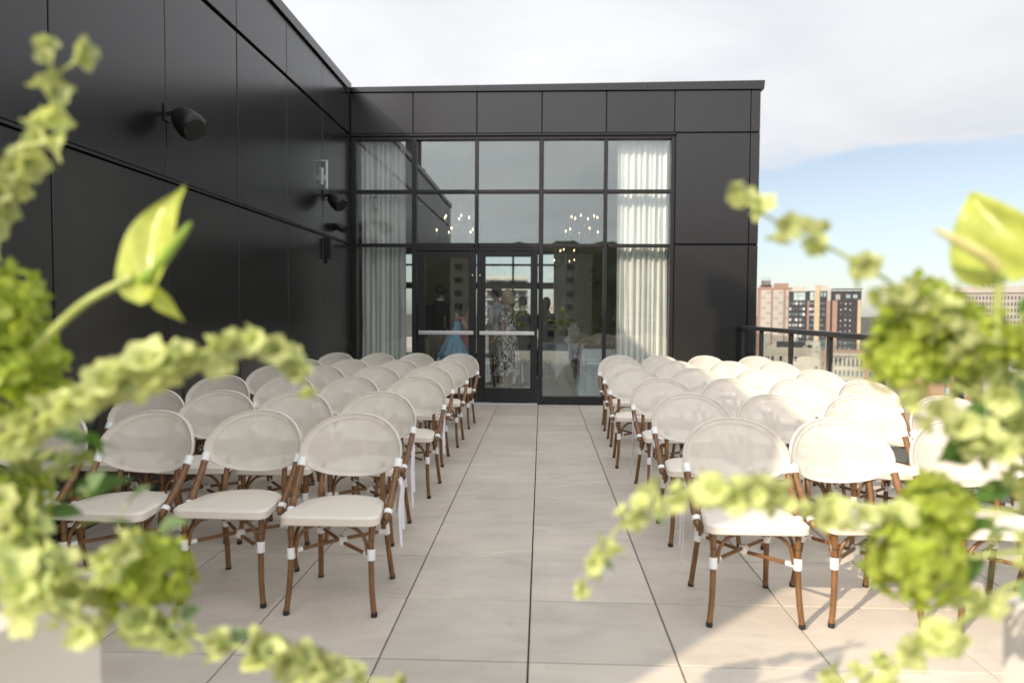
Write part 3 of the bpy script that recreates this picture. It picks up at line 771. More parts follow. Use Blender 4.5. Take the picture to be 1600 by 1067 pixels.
# ================================================================== chairs
def make_chair():
    t = thing('bistro_chair', 'x', 'chair')
    # --- seat: D shape
    def outline(ins, n=10):
        pts = []
        w, wb, yf, yb = 0.232 - ins, 0.195 - ins, -0.035 + ins, 0.40 - ins
        r = 0.045
        def arc(cx, cy, rx, ry, a0, a1, k):
            for i in range(k + 1):
                a = R(a0 + (a1 - a0) * i / k); pts.append((cx + rx * math.cos(a), cy + ry * math.sin(a)))
        arc(w - r, yf + r, r, r, -90, 0, 4)
        arc(0, 0.20, wb + 0.012, yb - 0.20, 8, 172, 14)
        arc(-w + r, yf + r, r, r, 180, 270, 4)
        return pts
    zt = lambda x, y: 0.476 - 0.004 * (1 - min(1, abs(x) / 0.2)) + 0.004 * math.cos(y * 6)
    o0, o1, o2, o3 = outline(0.010), outline(0.0), outline(0.0), outline(0.012)
    sb = B(); n = len(o0)
    rings = [[(x, y, 0.430) for x, y in o0], [(x, y, 0.437) for x, y in o1], [(x, y, 0.468) for x, y in o2], [(x, y, zt(x, y)) for x, y in o3],
             [(x * 0.6, 0.18 + (y - 0.18) * 0.6, 0.478) for x, y in o3]]
    sb.loft(rings); seat = sb.obj('seat', 'chair_seat', t, 35)
    # --- backrest
    def rim(k, sc=1.0, N_=36):
        a = 2 * PI * k / N_
        c, s_ = math.cos(a), math.sin(a)
        ex = 0.90
        x = 0.265 * math.copysign(abs(c) ** ex, c)
        z = 0.695 + (0.188 if s_ > 0 else 0.128) * math.copysign(abs(s_) ** 1.0, s_)
        x *= sc; z = 0.695 + (z - 0.695) * sc
        return x, z
    def surf(x, z):
        return 0.405 + (z - 0.57) * 0.34 - 0.075 * (x / 0.265) ** 2
    NB = 36
    band = B(); pb = B()
    R0 = [rim(k, 1.0) for k in range(NB)]; R1 = [rim(k, 0.86) for k in range(NB)]
    P = lambda xz, off=0.0: (xz[0], surf(*xz) + off, xz[1])
    # doubled hem round the edge, wrapped over the frame tube
    band.grid([[P(q, -0.006) for q in R1], [P(q, -0.006) for q in [rim(k, 0.965) for k in range(NB)]],
               [P(q, -0.013) for q in [rim(k, 0.985) for k in range(NB)]], [P(q, -0.008) for q in [rim(k, 1.008) for k in range(NB)]],
               [P(q, 0.006) for q in [rim(k, 1.012) for k in range(NB)]], [P(q, 0.015) for q in [rim(k, 0.99) for k in range(NB)]],
               [P(q, 0.012) for q in [rim(k, 0.955) for k in range(NB)]]], True)
    back = band.obj('backrest', 'chair_hem', t, 60)
    rings = [[P(rim(k, s)) for k in range(NB)] for s in (0.97, 0.8, 0.6, 0.4, 0.2)]
    pb.grid(rings, True)
    pb.f.append(tuple(range(4 * NB, 5 * NB)))
    pb.obj('mesh_panel', 'chair_fabric', back, 60)
    # --- legs and posts
    for s in (-1, 1):
        fl_ = catmull([(s * 0.192, 0.025, 0.432), (s * 0.190, 0.022, 0.29), (s * 0.196, 0.010, 0.13), (s * 0.209, 0.0, 0.004)], 4)
        lg = B().tube(fl_, 0.0140, 10).obj('front_leg', 'bamboo', t, 50)
        B().lathe([(0.0150, 0.0), (0.0157, 0.006), (0.0150, 0.022)], 10, 'z', (s * 0.2085, 0.0, 0.0)).obj('foot_cap', 'foot', lg, 50)
        for zz in (0.10, 0.355):
            x = s * (0.1905 if zz > 0.3 else 0.1985); y_ = 0.023 if zz > 0.3 else 0.0085
            B().lathe([(0.0141, zz - 0.002), (0.0148, zz), (0.0141, zz + 0.002)], 10, 'z', (x, y_, 0)).obj('bamboo_node', 'foot', lg, 50)
        B().lathe([(0.0188, 0.262), (0.0196, 0.266), (0.0196, 0.312), (0.0188, 0.316)], 12, 'z', (s * 0.1905, 0.0215, 0)).obj('leg_wrap', 'wrap', lg, 50)
        rl_ = catmull([(s * 0.193, 0.480, 0.004), (s * 0.178, 0.430, 0.22), (s * 0.165, 0.385, 0.44), (s * 0.160, 0.395, 0.54), (s * 0.156, 0.425, 0.64)], 4)
        lg = B().tube(rl_, 0.0142, 10).obj('rear_leg', 'bamboo', t, 50)
        B().lathe([(0.0150, 0.0), (0.0157, 0.006), (0.0150, 0.022)], 10, 'z', (s * 0.193, 0.479, 0.0)).obj('foot_cap', 'foot', lg, 50)
        B().tube([(s * 0.1755, 0.4205, 0.262), (s * 0.172, 0.409, 0.316)], 0.0196, 12).obj('leg_wrap', 'wrap', lg, 50)
        ar_ = catmull([(s * 0.250, 0.360, 0.655), (s * 0.247, 0.290, 0.565), (s * 0.243, 0.205, 0.490), (s * 0.238, 0.140, 0.425)], 4)
        ar = B().tube(ar_ + [(s * 0.237, 0.130, 0.415)], [0.0180] * len(ar_) + [0.009], 10).obj('side_post', 'bamboo', t, 50)
        a_, b_ = Vector(ar_[0]), Vector(ar_[1]); d_ = (b_ - a_).normalized()
        B().tube([a_ - d_ * 0.012, a_ + d_ * 0.034], 0.0218, 12).obj('post_wrap', 'wrap', ar, 50)
        a_, b_ = Vector(ar_[-3]), Vector(ar_[-2]); d_ = (b_ - a_).normalized()
        B().tube([a_ + d_ * 0.0, a_ + d_ * 0.022], 0.0212, 12).obj('post_wrap', 'wrap', ar, 50)
        # short bracket joining the post to the seat rail
        B().tube([(s * 0.238, 0.175, 0.452), (s * 0.205, 0.18, 0.440)], 0.011, 8).obj('bracket', 'bamboo', ar, 50)
        # side brace arcs
        B().tube(catmull([(s * 0.188, 0.05, 0.30), (s * 0.186, 0.075, 0.36), (s * 0.18, 0.15, 0.41), (s * 0.172, 0.20, 0.425)], 3), 0.0085, 6).obj('side_brace', 'bamboo', t, 60)
        B().tube(catmull([(s * 0.172, 0.385, 0.30), (s * 0.174, 0.36, 0.36), (s * 0.176, 0.29, 0.41), (s * 0.177, 0.235, 0.425)], 3), 0.0085, 6).obj('side_brace', 'bamboo', t, 60)
        B().tube(catmull([(s * 0.172, 0.026, 0.285), (s * 0.160, 0.028, 0.355), (s * 0.115, 0.032, 0.405), (s * 0.045, 0.036, 0.426)], 4), 0.0090, 7).obj('front_brace', 'bamboo', t, 60)
        B().tube(catmull([(s * 0.160, 0.405, 0.29), (s * 0.150, 0.398, 0.36), (s * 0.110, 0.385, 0.405), (s * 0.05, 0.375, 0.426)], 3), 0.0085, 6).obj('rear_brace', 'bamboo', t, 60)
        z0, z1 = (0.280, 0.292) if s > 0 else (0.296, 0.280)
        st_ = B().tube([(s * 0.176, 0.034, z0), (s * 0.0, 0.212, 0.280 if s > 0 else 0.2975), (-s * 0.160, 0.402, z1)], 0.0095, 7).obj('stretcher', 'bamboo', t, 60)
        for (p0, p1) in (((s * 0.178, 0.032, z0), (s * 0.152, 0.060, z0)), ((-s * 0.162, 0.404, z1), (-s * 0.139, 0.377, z1))):
            B().tube([p0, p1], 0.0128, 8).obj('stretcher_wrap', 'wrap', st_, 50)
    B().lathe([(0.012, 0.266), (0.024, 0.274), (0.027, 0.289), (0.022, 0.305), (0.010, 0.311)], 10, 'z', (0, 0.212, 0)).obj('cross_wrap', 'wrap', t, 60)
    return t


chair0 = make_chair(); index_kids(chair0)
ORD = ['front', 'second', 'third', 'fourth', 'fifth', 'back']
SEATS = ['beside the aisle', 'second from the aisle', 'third from the aisle']
left_rows = [(3.23, -0.982), (4.235, -1.108), (5.34, -1.058), (6.43, -1.112), (7.35, -1.079), (8.53, -1.08)]
right_rows = [(3.212, 0.982), (4.32, 1.005), (5.44, 1.025), (6.47, 0.905), (7.51, 0.95), (8.50, 0.97)]
rnd = random.Random(11)
first = True
AISLE = {}
for side, rows, sg in (('left', left_rows, -1), ('right', right_rows, 1)):
    for ri, (y, x) in enumerate(rows):
        lastx = -2.655 if sg < 0 else 2.66
        for ci in range(4):
            cx = x + (lastx - x) * ci / 3 + (rnd.uniform(-0.012, 0.012) if ci else 0)
            yy = y + (rnd.uniform(-0.03, 0.035) if ci else 0) + (0.05 if (side == 'left' and ri == 0 and ci == 1) else 0)
            rz = rnd.uniform(-0.06, 0.06) + sg * 0.02
            if ri == 0 and ci == 0: rz = 0.0
            if first:
                o = chair0; first = False
            else:
                o = copy_tree(chair0)
            o.location = (cx, yy, 0.0); o.rotation_euler = (0, 0, rz)
            place = SEATS[ci] if ci < 3 else ('against the dark wall' if sg < 0 else 'against the railing')
            row = ORD[ri] + ' row' + (' by the glass' if ri == 5 else '')
            tag(o, f'cream bistro chair {place}, {row}, {side} of the aisle', 'chair', f'ceremony chairs {side} of the aisle')
            AISLE[(side, ri, ci)] = (cx, yy, rz)


# ---- ribbons tied to the aisle posts
def ribbon(side, ri, length, label, tagcard=False, sway=0.0):
    cx, yy, rz = AISLE[(side, ri, 0)]
    s = 1 if side == 'left' else -1
    p = Vector((cx + s * 0.247, yy + 0.305, 0.583))
    t = thing('ribbon', label, 'ribbon', tuple(p), 0.0, 'white ribbons tied to aisle chairs')
    # loop around the post
    B().lathe([(0.0225, -0.010), (0.0245, -0.004), (0.0245, 0.006), (0.0225, 0.012)], 14).obj('knot_loop', 'ribbon', t, 50, (0, 0, 0), (0.75, 0, 0))
    def strip(name, pts, w, ax):
        pts = catmull(pts, 5); ax = Vector(ax).normalized() * w / 2; th = Vector((ax.y, -ax.x, 0)).normalized() * 0.0006
        b = B(); rows = [[q - ax - th, q + ax - th, q + ax + th, q - ax + th] for q in pts]
        b.loft([[tuple(v) for v in r] for r in rows]); b.obj(name, 'ribbon', t, 40)
    strip('tail', [(s * 0.024, -0.01, 0), (s * 0.034, -0.03, -0.04), (s * (0.03 + sway), -0.04, -length * 0.5), (s * (0.038 + sway), -0.035, -length)], 0.019, (0.5, 1, 0))
    strip('tail', [(s * 0.022, 0.02, 0), (s * 0.03, 0.045, -0.05), (s * 0.026, 0.05, -length * 0.45), (s * (0.03 - sway), 0.055, -length * 0.82)], 0.018, (0.8, 1, 0))
    strip('bow_loop', [(s * 0.022, -0.005, 0.0), (s * 0.035, -0.06, 0.02), (s * 0.03, -0.085, -0.02), (s * 0.024, -0.03, -0.012)], 0.02, (0.2, 0.1, 1))
    if tagcard:
        B().cbox(-0.0012, 0.0012, -0.03, 0.03, -0.175, -0.02, 0.0004, 'x+').obj('paper_tag', 'wrap', t, None, (s * 0.036, -0.045, 0.0), (0.12, 0.10 * s, 0.35 * s))


ribbon('left', 0, 0.34, 'white ribbon on the front row chair left of the aisle', True)
ribbon('left', 1, 0.42, 'white ribbon on the second row chair left of the aisle')
ribbon('left', 2, 0.30, 'white ribbon on the third row chair left of the aisle', True)
ribbon('right', 0, 0.40, 'white ribbon on the front row chair right of the aisle')
ribbon('right', 1, 0.50, 'white ribbon on the second row chair right of the aisle', False, 0.02)
ribbon('right', 2, 0.46, 'white ribbon on the third row chair right of the aisle', True, 0.01)

# ================================================================== inside the hall
def cloth_table(label, x, y, w, d, h, rz=0.0, drop=None, group='tables in the hall'):
    t = thing('dining_table', label.replace('cloth', 'cloth'), 'table', (x, y, 0), rz, group)
    B().cbox(-w / 2, w / 2, -d / 2, d / 2, h - 0.03, h, 0.004).obj('table_top', 'wood', t)
    for sx in (-1, 1):
        for sy in (-1, 1):
            B().box(sx * (w / 2 - 0.07) - 0.025, sx * (w / 2 - 0.07) + 0.025, sy * (d / 2 - 0.07) - 0.025, sy * (d / 2 - 0.07) + 0.025, 0, h - 0.031).obj('leg', 'wood', t)
    return t


def tablecloth(label, x, y, w, d, h, rz, hem, folds=26, amp=0.02, point=0.0):
    per = []
    n = 88
    for i in range(n):
        u = i / n * 4; k = int(u); f = u - k
        c = [(-1, -1), (1, -1), (1, 1), (-1, 1)]
        a, b = c[k], c[(k + 1) % 4]
        per.append(((a[0] + (b[0] - a[0]) * f), (a[1] + (b[1] - a[1]) * f), abs(f - 0.5) * 2))
    rows = []
    rows.append([(p[0] * w / 2 * 0.02, p[1] * d / 2 * 0.02, h + 0.006) for p in per])
    rows.append([(p[0] * (w / 2 - 0.01), p[1] * (d / 2 - 0.01), h + 0.006) for p in per])
    for k in range(1, 7):
        t = k / 6; row = []
        for i, p in enumerate(per):
            o = 0.008 + (amp * math.sin(i / n * folds * 2 * PI + 0.8 * math.sin(i * 0.3)) + amp * 1.3) * t
            hh = hem - point * p[2] ** 2
            z = h - 0.004 - (h - max(hh, 0.012)) * t
            l = math.hypot(p[0], p[1])
            row.append((p[0] * (w / 2 + o), p[1] * (d / 2 + o), z))
        rows.append(row)
    b = B(); b.grid(rows, True)
    o = b.obj('tablecloth', 'cloth', None, 60, (x, y, 0), (0, 0, rz))
    return tag(o, label, 'tablecloth', 'tablecloths in the hall')


cloth_table('table under a floor-length pale blue cloth close behind the glass', 1.20, 12.32, 1.05, 0.72, 0.79)
tablecloth('pale blue floor-length cloth on the table nearest the glass', 1.20, 12.32, 1.07, 0.74, 0.79, 0.0, 0.02, 22, 0.022)
cloth_table('table with a corner-draped cloth deeper inside the hall', 0.55, 14.2, 0.85, 0.85, 0.80, 0.35)
tablecloth('pale cloth hanging in a point from the deeper hall table', 0.55, 14.2, 0.87, 0.87, 0.80, 0.35, 0.52, 14, 0.012, 0.42)
cloth_table('far table below the brass wall disc in the hall', 2.05, 16.4, 1.6, 0.9, 0.80, 0.0)
tablecloth('pale cloth on the far table below the wall disc', 2.05, 16.4, 1.62, 0.92, 0.80, 0.0, 0.3, 20, 0.015)

tr = thing('serving_tray', 'black tray of drinking glasses on the nearest clothed table', 'tray', (1.02, 12.26, 0.797))
B().cbox(-0.26, 0.26, -0.16, 0.16, 0.0, 0.02, 0.004).obj('base', 'dark_item', tr)
for (a, b, c, d_) in ((-0.27, 0.27, -0.175, -0.161), (-0.27, 0.27, 0.161, 0.175), (-0.275, -0.261, -0.16, 0.16), (0.261, 0.275, -0.16, 0.16)):
    B().box(a, b, c, d_, 0.0, 0.05).obj('rim', 'dark_item', tr)
gm = B().lathe([(0.0, 0.0), (0.028, 0.0), (0.033, 0.11), (0.030, 0.11), (0.026, 0.008), (0.0, 0.008)], 14).mesh('drinking_glass', 'glass', 50)
rr = random.Random(3)
for i in range(10):
    o = link('drinking_glass', gm, None, (0.83 + (i % 5) * 0.095 + rr.uniform(-.01, .01), 12.20 + (i // 5) * 0.13, 0.818))
    tag(o, f"clear drinking glass on the black tray, {'front' if i < 5 else 'back'} row, {['first', 'second', 'third', 'fourth', 'fifth'][i % 5]} from the left", 'glass', 'glasses on the black tray')


def foliage(b, c, rad, n, size, rng, squash=0.8):
    for _ in range(n):
        d = Vector((rng.gauss(0, 1), rng.gauss(0, 1), rng.gauss(0, 1))).normalized()
        p = Vector(c) + Vector((d.x * rad[0], d.y * rad[1], d.z * rad[2])) * (rng.random() ** 0.4)
        u = Vector((rng.gauss(0, 1), rng.gauss(0, 1), rng.gauss(0, 1))).normalized(); v = d.cross(u)
        v = v.normalized() if v.length > 0.01 else Vector((1, 0, 0))
        s = size * rng.uniform(0.6, 1.3); u = u * s; v = v * s * 0.45
        b.add([p - u, p + v, p + u, p - v], [(0, 1, 2, 3)])


for (x, y, z, lab, sc) in ((0.50, 14.25, 0.807, 'leafy green centrepiece on the corner-draped hall table', 1.0), (1.75, 16.35, 0.807, 'bushy green centrepiece on the far hall table', 1.25), (2.45, 16.45, 0.807, 'second green centrepiece, right end of the far hall table', 0.9)):
    t = thing('centrepiece', lab, 'plant', (x, y, z), 0, 'table greenery in the hall')
    B().lathe([(0.0, 0.0), (0.06, 0.0), (0.09, 0.06), (0.07, 0.14), (0.06, 0.14), (0.0, 0.12)], 14).obj('vase', 'ceramic', t, 50)
    b = B(); rng = random.Random(int(x * 100))
    foliage(b, (0, 0, 0.30 * sc), (0.36 * sc, 0.30 * sc, 0.17 * sc), 420, 0.05, rng)
    b.obj('foliage', 'leaf2', t)['kind'] = 'stuff'


def hall_chair(label, x, y, rz, m='wood'):
    t = thing('wooden_chair', label, 'chair', (x, y, 0), rz, 'wooden chairs in the hall')
    B().lathe([(0.0, 0.43), (0.19, 0.43), (0.20, 0.445), (0.19, 0.46), (0.0, 0.46)], 20).obj('seat', m, t, 50)
    for sx in (-1, 1):
        B().tube([(sx * 0.15, -0.14, 0.43), (sx * 0.17, -0.17, 0.0)], [0.016, 0.012], 8).obj('leg', m, t, 50)
        B().tube([(sx * 0.15, 0.15, 0.43), (sx * 0.17, 0.21, 0.0)], [0.016, 0.012], 8).obj('leg', m, t, 50)
    B().tube([(-0.19, 0.16, 0.43)] + [(-0.19 * math.cos(a), 0.18 + 0.05 * math.sin(a), 0.68 + 0.28 * math.sin(a)) for a in [PI * k / 10 for k in range(11)]] + [(0.19, 0.16, 0.43)], 0.015, 8).obj('back_hoop', m, t, 50)
    B().tube([(-0.11, 0.165, 0.44)] + [(-0.11 * math.cos(a), 0.18 + 0.04 * math.sin(a), 0.66 + 0.18 * math.sin(a)) for a in [PI * k / 8 for k in range(9)]] + [(0.11, 0.165, 0.44)], 0.010, 6).obj('inner_hoop', m, t, 50)
    B().lathe([(0.17, 0.20), (0.178, 0.205), (0.17, 0.21)], 20).obj('stretcher_ring', m, t, 50)


hall_chair('pale hoop-back chair between the two clothed hall tables', 0.86, 13.25, PI)
hall_chair('dark hoop-back chair left of the corner-draped table', 0.02, 14.3, -PI / 2, 'dark_item')
hall_chair('dark hoop-back chair behind the nearest clothed table', 1.62, 13.3, PI, 'dark_item')


def chandelier(label, x, y, z, sc=1.0, n=8):
    t = thing('chandelier', label, 'chandelier', (x, y, z), 0.2, 'candle chandeliers in the hall')
    B().tube([(0, 0, 0.1), (0, 0, 4.13 - z)], 0.008, 6).obj('rod', 'dark_item', t, 50)
    B().lathe([(0.0, 0.0), (0.03, 0.01), (0.035, 0.06), (0.02, 0.11), (0.0, 0.12)], 12).obj('hub', 'brass', t, 50)
    for k in range(n):
        a = 2 * PI * k / n; low = k % 2; r = (0.38 if low else 0.26) * sc; zz = (-0.16 if low else 0.10)
        c, s = math.cos(a), math.sin(a)
        ar = B().tube(catmull([(0.02 * c, 0.02 * s, 0.05), (r * 0.45 * c, r * 0.45 * s, -0.10 + zz * 0.3), (r * 0.9 * c, r * 0.9 * s, zz - 0.06), (r * c, r * s, zz)], 4), 0.006, 6).obj('arm', 'dark_item', t, 50)
        cn = B().lathe([(0.018, zz), (0.018, zz + 0.006), (0.009, zz + 0.007), (0.009, zz + 0.10), (0.0, zz + 0.101)], 10, 'z', (r * c, r * s, 0)).obj('candle_tube', 'candle', ar, 50)
        B().lathe([(0.004, zz + 0.102), (0.010, zz + 0.114), (0.011, zz + 0.124), (0.006, zz + 0.142), (0.001, zz + 0.153)], 10, 'z', (r * c, r * s, 0)).obj('bulb', 'bulb', ar, 60)


chandelier('chandelier of lit candle bulbs above the left door leaf', -1.70, 14.0, 3.05, 1.0, 10)
chandelier('chandelier of lit candle bulbs seen right of the doors', 0.82, 14.0, 3.05, 1.0, 12)
chandelier('lower chandelier deep in the hall behind the right pane', 0.60, 18.0, 2.75, 0.8, 6)
chandelier('chandelier deep in the hall behind the left curtain edge', -3.55, 17.2, 2.85, 0.8, 6)

sc_ = thing('wall_disc', 'round mirrored wall lamp with brass ring in the hall', 'wall lamp', (1.62, RY - 0.001, 2.5))
B().lathe([(0.001, -0.02), (0.25, -0.02), (0.26, -0.01), (0.26, 0.0)], 32, 'y').obj('disc', 'mirror', sc_, 40)
B().lathe([(0.115, -0.021), (0.12, -0.05), (0.135, -0.05), (0.14, -0.021)], 28, 'y').obj('brass_ring', 'brass', sc_, 40)
for (dx, dz) in ((-0.045, 0.03), (0.045, 0.03), (0, -0.045)):
    B().ball((dx, -0.06, dz), 0.036).obj('glass_globe', 'mirror', sc_, 60)


# ================================================================== people in the hall
def ell(c, w, d, n=14, zrot=0.0):
    return [(c[0] + w * math.cos(2 * PI * k / n), c[1] + d * math.sin(2 * PI * k / n), c[2]) for k in range(n)]


def fuse(b, name, m, parent, voxel=0.013, smooth_it=3):
    """turn overlapping lofts into one continuous skin"""
    me = b.mesh(name + '_raw', m)
    o = bpy.data.objects.new('fuse_tmp', me); COL.objects.link(o)
    r = o.modifiers.new('r', 'REMESH'); r.mode = 'VOXEL'; r.voxel_size = voxel; r.use_smooth_shade = True
    s = o.modifiers.new('s', 'SMOOTH'); s.iterations = smooth_it; s.factor = 0.5
    dg = bpy.context.evaluated_depsgraph_get(); dg.update()
    out = bpy.data.meshes.new_from_object(o.evaluated_get(dg))
    out.name = name
    out.materials.clear(); out.materials.append(M[m])
    bpy.data.objects.remove(o); bpy.data.meshes.remove(me)
    return link(name, out, parent)


def limb(b, pts, rad, n=10):
    b.tube(catmull(pts, 4), [r for r in _interp(rad, (len(pts) - 1) * 4 + 1)], n)


def _interp(v, n):
    out = []
    for i in range(n):
        t = i / (n - 1) * (len(v) - 1); k = min(int(t), len(v) - 2); f = t - k
        out.append(v[k] * (1 - f) + v[k + 1] * f)
    return out


def person(label, loc, rz, height, arms, skin='skin', hair='hair_d', hair_style='short', outfit='suit', head_turn=0.0):
    t = thing('person', label, 'person', loc, rz)
    s = height / 1.75; t.scale = (s, s, s)
    female = outfit in ('blue', 'pink', 'print', 'dark_dress')
    sh = 0.155 if female else 0.185
    b = B()
    tw = (0.165, 0.118, 0.145, 0.145) if female else (0.155, 0.135, 0.165, 0.175)
    b.loft([ell((0, 0.0, 0.84), tw[0] * 0.9, 0.10), ell((0, 0, 0.94), tw[0], 0.115), ell((0, 0, 1.08), tw[1], 0.095), ell((0, -0.005, 1.28), tw[2], 0.115), ell((0, 0, 1.39), tw[3], 0.085), ell((0, 0.005, 1.445), 0.085, 0.065), ell((0, 0.0, 1.50), 0.052, 0.055), ell((0, -0.005, 1.53), 0.052, 0.06),
            ell((0, -0.020, 1.545), 0.050, 0.066), ell((0, -0.022, 1.58), 0.066, 0.085), ell((0, -0.014, 1.64), 0.074, 0.096), ell((0, -0.008, 1.70), 0.070, 0.088), ell((0, -0.004, 1.735), 0.045, 0.06), ell((0, -0.002, 1.75), 0.012, 0.02)])
    b.tube([(0, -0.105, 1.645), (0, -0.122, 1.612), (0, -0.100, 1.600)], [0.008, 0.014, 0.009], 6)       # nose
    b.ball((0, -0.100, 1.572), (0.024, 0.012, 0.010), 8, 5)                                                # mouth
    for q in (-1, 1):
        b.ball((q * 0.076, 0.004, 1.625), (0.010, 0.018, 0.030), 8, 5)                                     # ears
        b.ball((q * 0.028, -0.094, 1.642), (0.016, 0.010, 0.009), 8, 5)                                    # eyelids
    for q, (el, wr) in zip((-1, 1), arms):
        S = Vector((q * sh, 0.0, 1.385)); E = Vector(el); W = Vector(wr)
        limb(b, [S, (S + E) / 2, E, (E + W) / 2, W], [0.052, 0.046, 0.038, 0.036, 0.026])
        d = (W - E).normalized(); side = Vector((0, 0, 1)).cross(d)
        side = side.normalized() if side.length > 0.2 else Vector((0, 1, 0))
        b.tube([W, W + d * 0.045, W + d * 0.085], [0.024, 0.034, 0.032], 8, True, (1.0, 0.55), side)
        for k, (o_, ln) in enumerate(((-0.027, 0.062), (-0.009, 0.078), (0.009, 0.074), (0.026, 0.055))):
            p0 = W + d * 0.080 + side * o_
            b.tube([p0, p0 + d * ln * 0.5 + Vector((0, -0.006, 0)), p0 + d * ln * 0.95 + Vector((0, -0.022, 0))], [0.011, 0.010, 0.008], 6)
        p0 = W + d * 0.03 - side * 0.022
        b.tube([p0, p0 + d * 0.03 - side * 0.022, p0 + d * 0.06 - side * 0.026], [0.012, 0.011, 0.008], 6)
    for q in (-1, 1):
        limb(b, [(q * 0.085, 0, 0.90), (q * 0.092, -0.008, 0.70), (q * 0.092, -0.012, 0.48), (q * 0.092, 0.022, 0.28), (q * 0.092, 0.025, 0.09)], [0.085, 0.075, 0.054, 0.052, 0.036])
        b.tube([(q * 0.094, 0.05, 0.045), (q * 0.097, -0.03, 0.045), (q * 0.104, -0.15, 0.026)], [0.034, 0.036, 0.022], 8, True, (0.9, 1.0))
    fuse(b, 'body', skin, t)
    # shoes
    for q in (-1, 1):
        h = 0.0
        sb = B(); sb.tube([(q * 0.094, 0.082, 0.040), (q * 0.095, 0.04, 0.048), (q * 0.098, -0.05, 0.050), (q * 0.104, -0.15, 0.034), (q * 0.106, -0.185, 0.024)], [0.026, 0.040, 0.045, 0.036, 0.014], 10, True, (0.95, 1.0))
        sb.obj('shoe', 'shoe', t, 60)
    # hair
    hb = B()
    if hair_style == 'short':
        hb.loft([ell((0, 0.030, 1.585), 0.066, 0.072), ell((0, 0.022, 1.62), 0.079, 0.084), ell((0, 0.008, 1.67), 0.083, 0.098), ell((0, -0.004, 1.72), 0.076, 0.095), ell((0, -0.004, 1.755), 0.045, 0.06), ell((0, 0, 1.768), 0.01, 0.015)])
    elif hair_style == 'bob':
        hb.loft([ell((0, 0.040, 1.53), 0.066, 0.055), ell((0, 0.036, 1.58), 0.088, 0.085), ell((0, 0.022, 1.64), 0.099, 0.104), ell((0, 0.008, 1.70), 0.097, 0.110), ell((0, 0.0, 1.755), 0.070, 0.085), ell((0, 0.004, 1.785), 0.018, 0.025)])
    else:
        hb.loft([ell((0, 0.085, 1.12), 0.05, 0.025), ell((0, 0.105, 1.22), 0.085, 0.035), ell((0, 0.100, 1.38), 0.098, 0.045), ell((0, 0.065, 1.48), 0.085, 0.055), ell((0, 0.034, 1.56), 0.080, 0.075), ell((0, 0.020, 1.63), 0.088, 0.090), ell((0, 0.004, 1.70), 0.083, 0.100), ell((0, 0.0, 1.755), 0.05, 0.062), ell((0, 0.0, 1.772), 0.012, 0.015)])
    for i, v in enumerate(hb.v):
        k = 1 + 0.035 * math.sin(v[0] * 190 + v[2] * 40) * math.sin(v[1] * 150)
        hb.v[i] = (v[0] * k, v[1] * k, v[2])
    fuse(hb, 'hair', hair, t, 0.012, 2)
    # clothes
    def sleeves(b2, ext, frac=1.0):
        for q, (el, wr) in zip((-1, 1), arms):
            S = Vector((q * sh, 0.0, 1.39)); E = Vector(el); W = Vector(wr)
            if frac >= 1:
                limb(b2, [S, (S + E) / 2, E, (E + W) / 2, E + (W - E) * 0.95], [0.066 + ext, 0.060 + ext, 0.050 + ext, 0.046 + ext, 0.038 + ext])
            else:
                limb(b2, [S, S + (E - S) * frac * 0.5, S + (E - S) * frac], [0.066 + ext, 0.064 + ext, 0.066 + ext])
    if outfit in ('suit', 'shirt'):
        jb = B(); e = 0.022 if outfit == 'suit' else 0.014
        z0 = 0.80 if outfit == 'suit' else 0.94
        jb.loft([ell((0, 0, z0), tw[0] + e + 0.01, 0.118 + e), ell((0, 0, 1.0), tw[0] - 0.008 + e, 0.108 + e), ell((0, 0, 1.10), tw[1] + 0.005 + e, 0.098 + e), ell((0, -0.004, 1.28), tw[2] + e, 0.118 + e), ell((0, 0, 1.39), tw[3] + e, 0.088 + e), ell((0, 0.004, 1.45), 0.075 + e, 0.062 + e), ell((0, 0.004, 1.485), 0.058 + e * .6, 0.058 + e * .6)])
        sleeves(jb, 0.006 if outfit == 'suit' else 0.0)
        fuse(jb, 'jacket' if outfit == 'suit' else 'shirt', outfit, t, 0.014, 3)
        if outfit == 'suit':
            B().lathe([(0.060, 1.478), (0.064, 1.485), (0.064, 1.512), (0.060, 1.516)], 16, 'z', (0, 0, 0)).obj('shirt_collar', 'shirt', t, 50)
        tb = B()
        tb.loft([ell((0, 0, 0.80), tw[0] + 0.012, 0.118), ell((0, 0, 0.92), tw[0] + 0.010, 0.122), ell((0, 0, 0.99), tw[0] + 0.004, 0.114)])
        for q in (-1, 1):
            limb(tb, [(q * 0.086, 0, 0.90), (q * 0.093, -0.004, 0.66), (q * 0.094, -0.004, 0.46), (q * 0.095, 0.012, 0.25), (q * 0.096, 0.012, 0.06)], [0.098, 0.090, 0.074, 0.068, 0.062])
        fuse(tb, 'trousers', 'suit', t, 0.014, 3)
    elif outfit == 'blue':
        db = B(); n = 48
        def ring(z, w, d, ruf, ph):
            return [((w + ruf * math.sin(k * 2 * PI / n * 9 + ph)) * math.cos(2 * PI * k / n), (d + ruf * math.sin(k * 2 * PI / n * 9 + ph)) * math.sin(2 * PI * k / n), z + 0.4 * ruf * math.cos(k * 2 * PI / n * 9)) for k in range(n)]
        db.loft([ring(0.95, 0.168, 0.13, 0, 0), ring(1.08, 0.128, 0.108, 0, 0), ring(1.20, 0.145, 0.122, 0, 0), ring(1.315, 0.157, 0.128, 0, 0)])
        body = db.obj('dress', 'blue', t, 50)
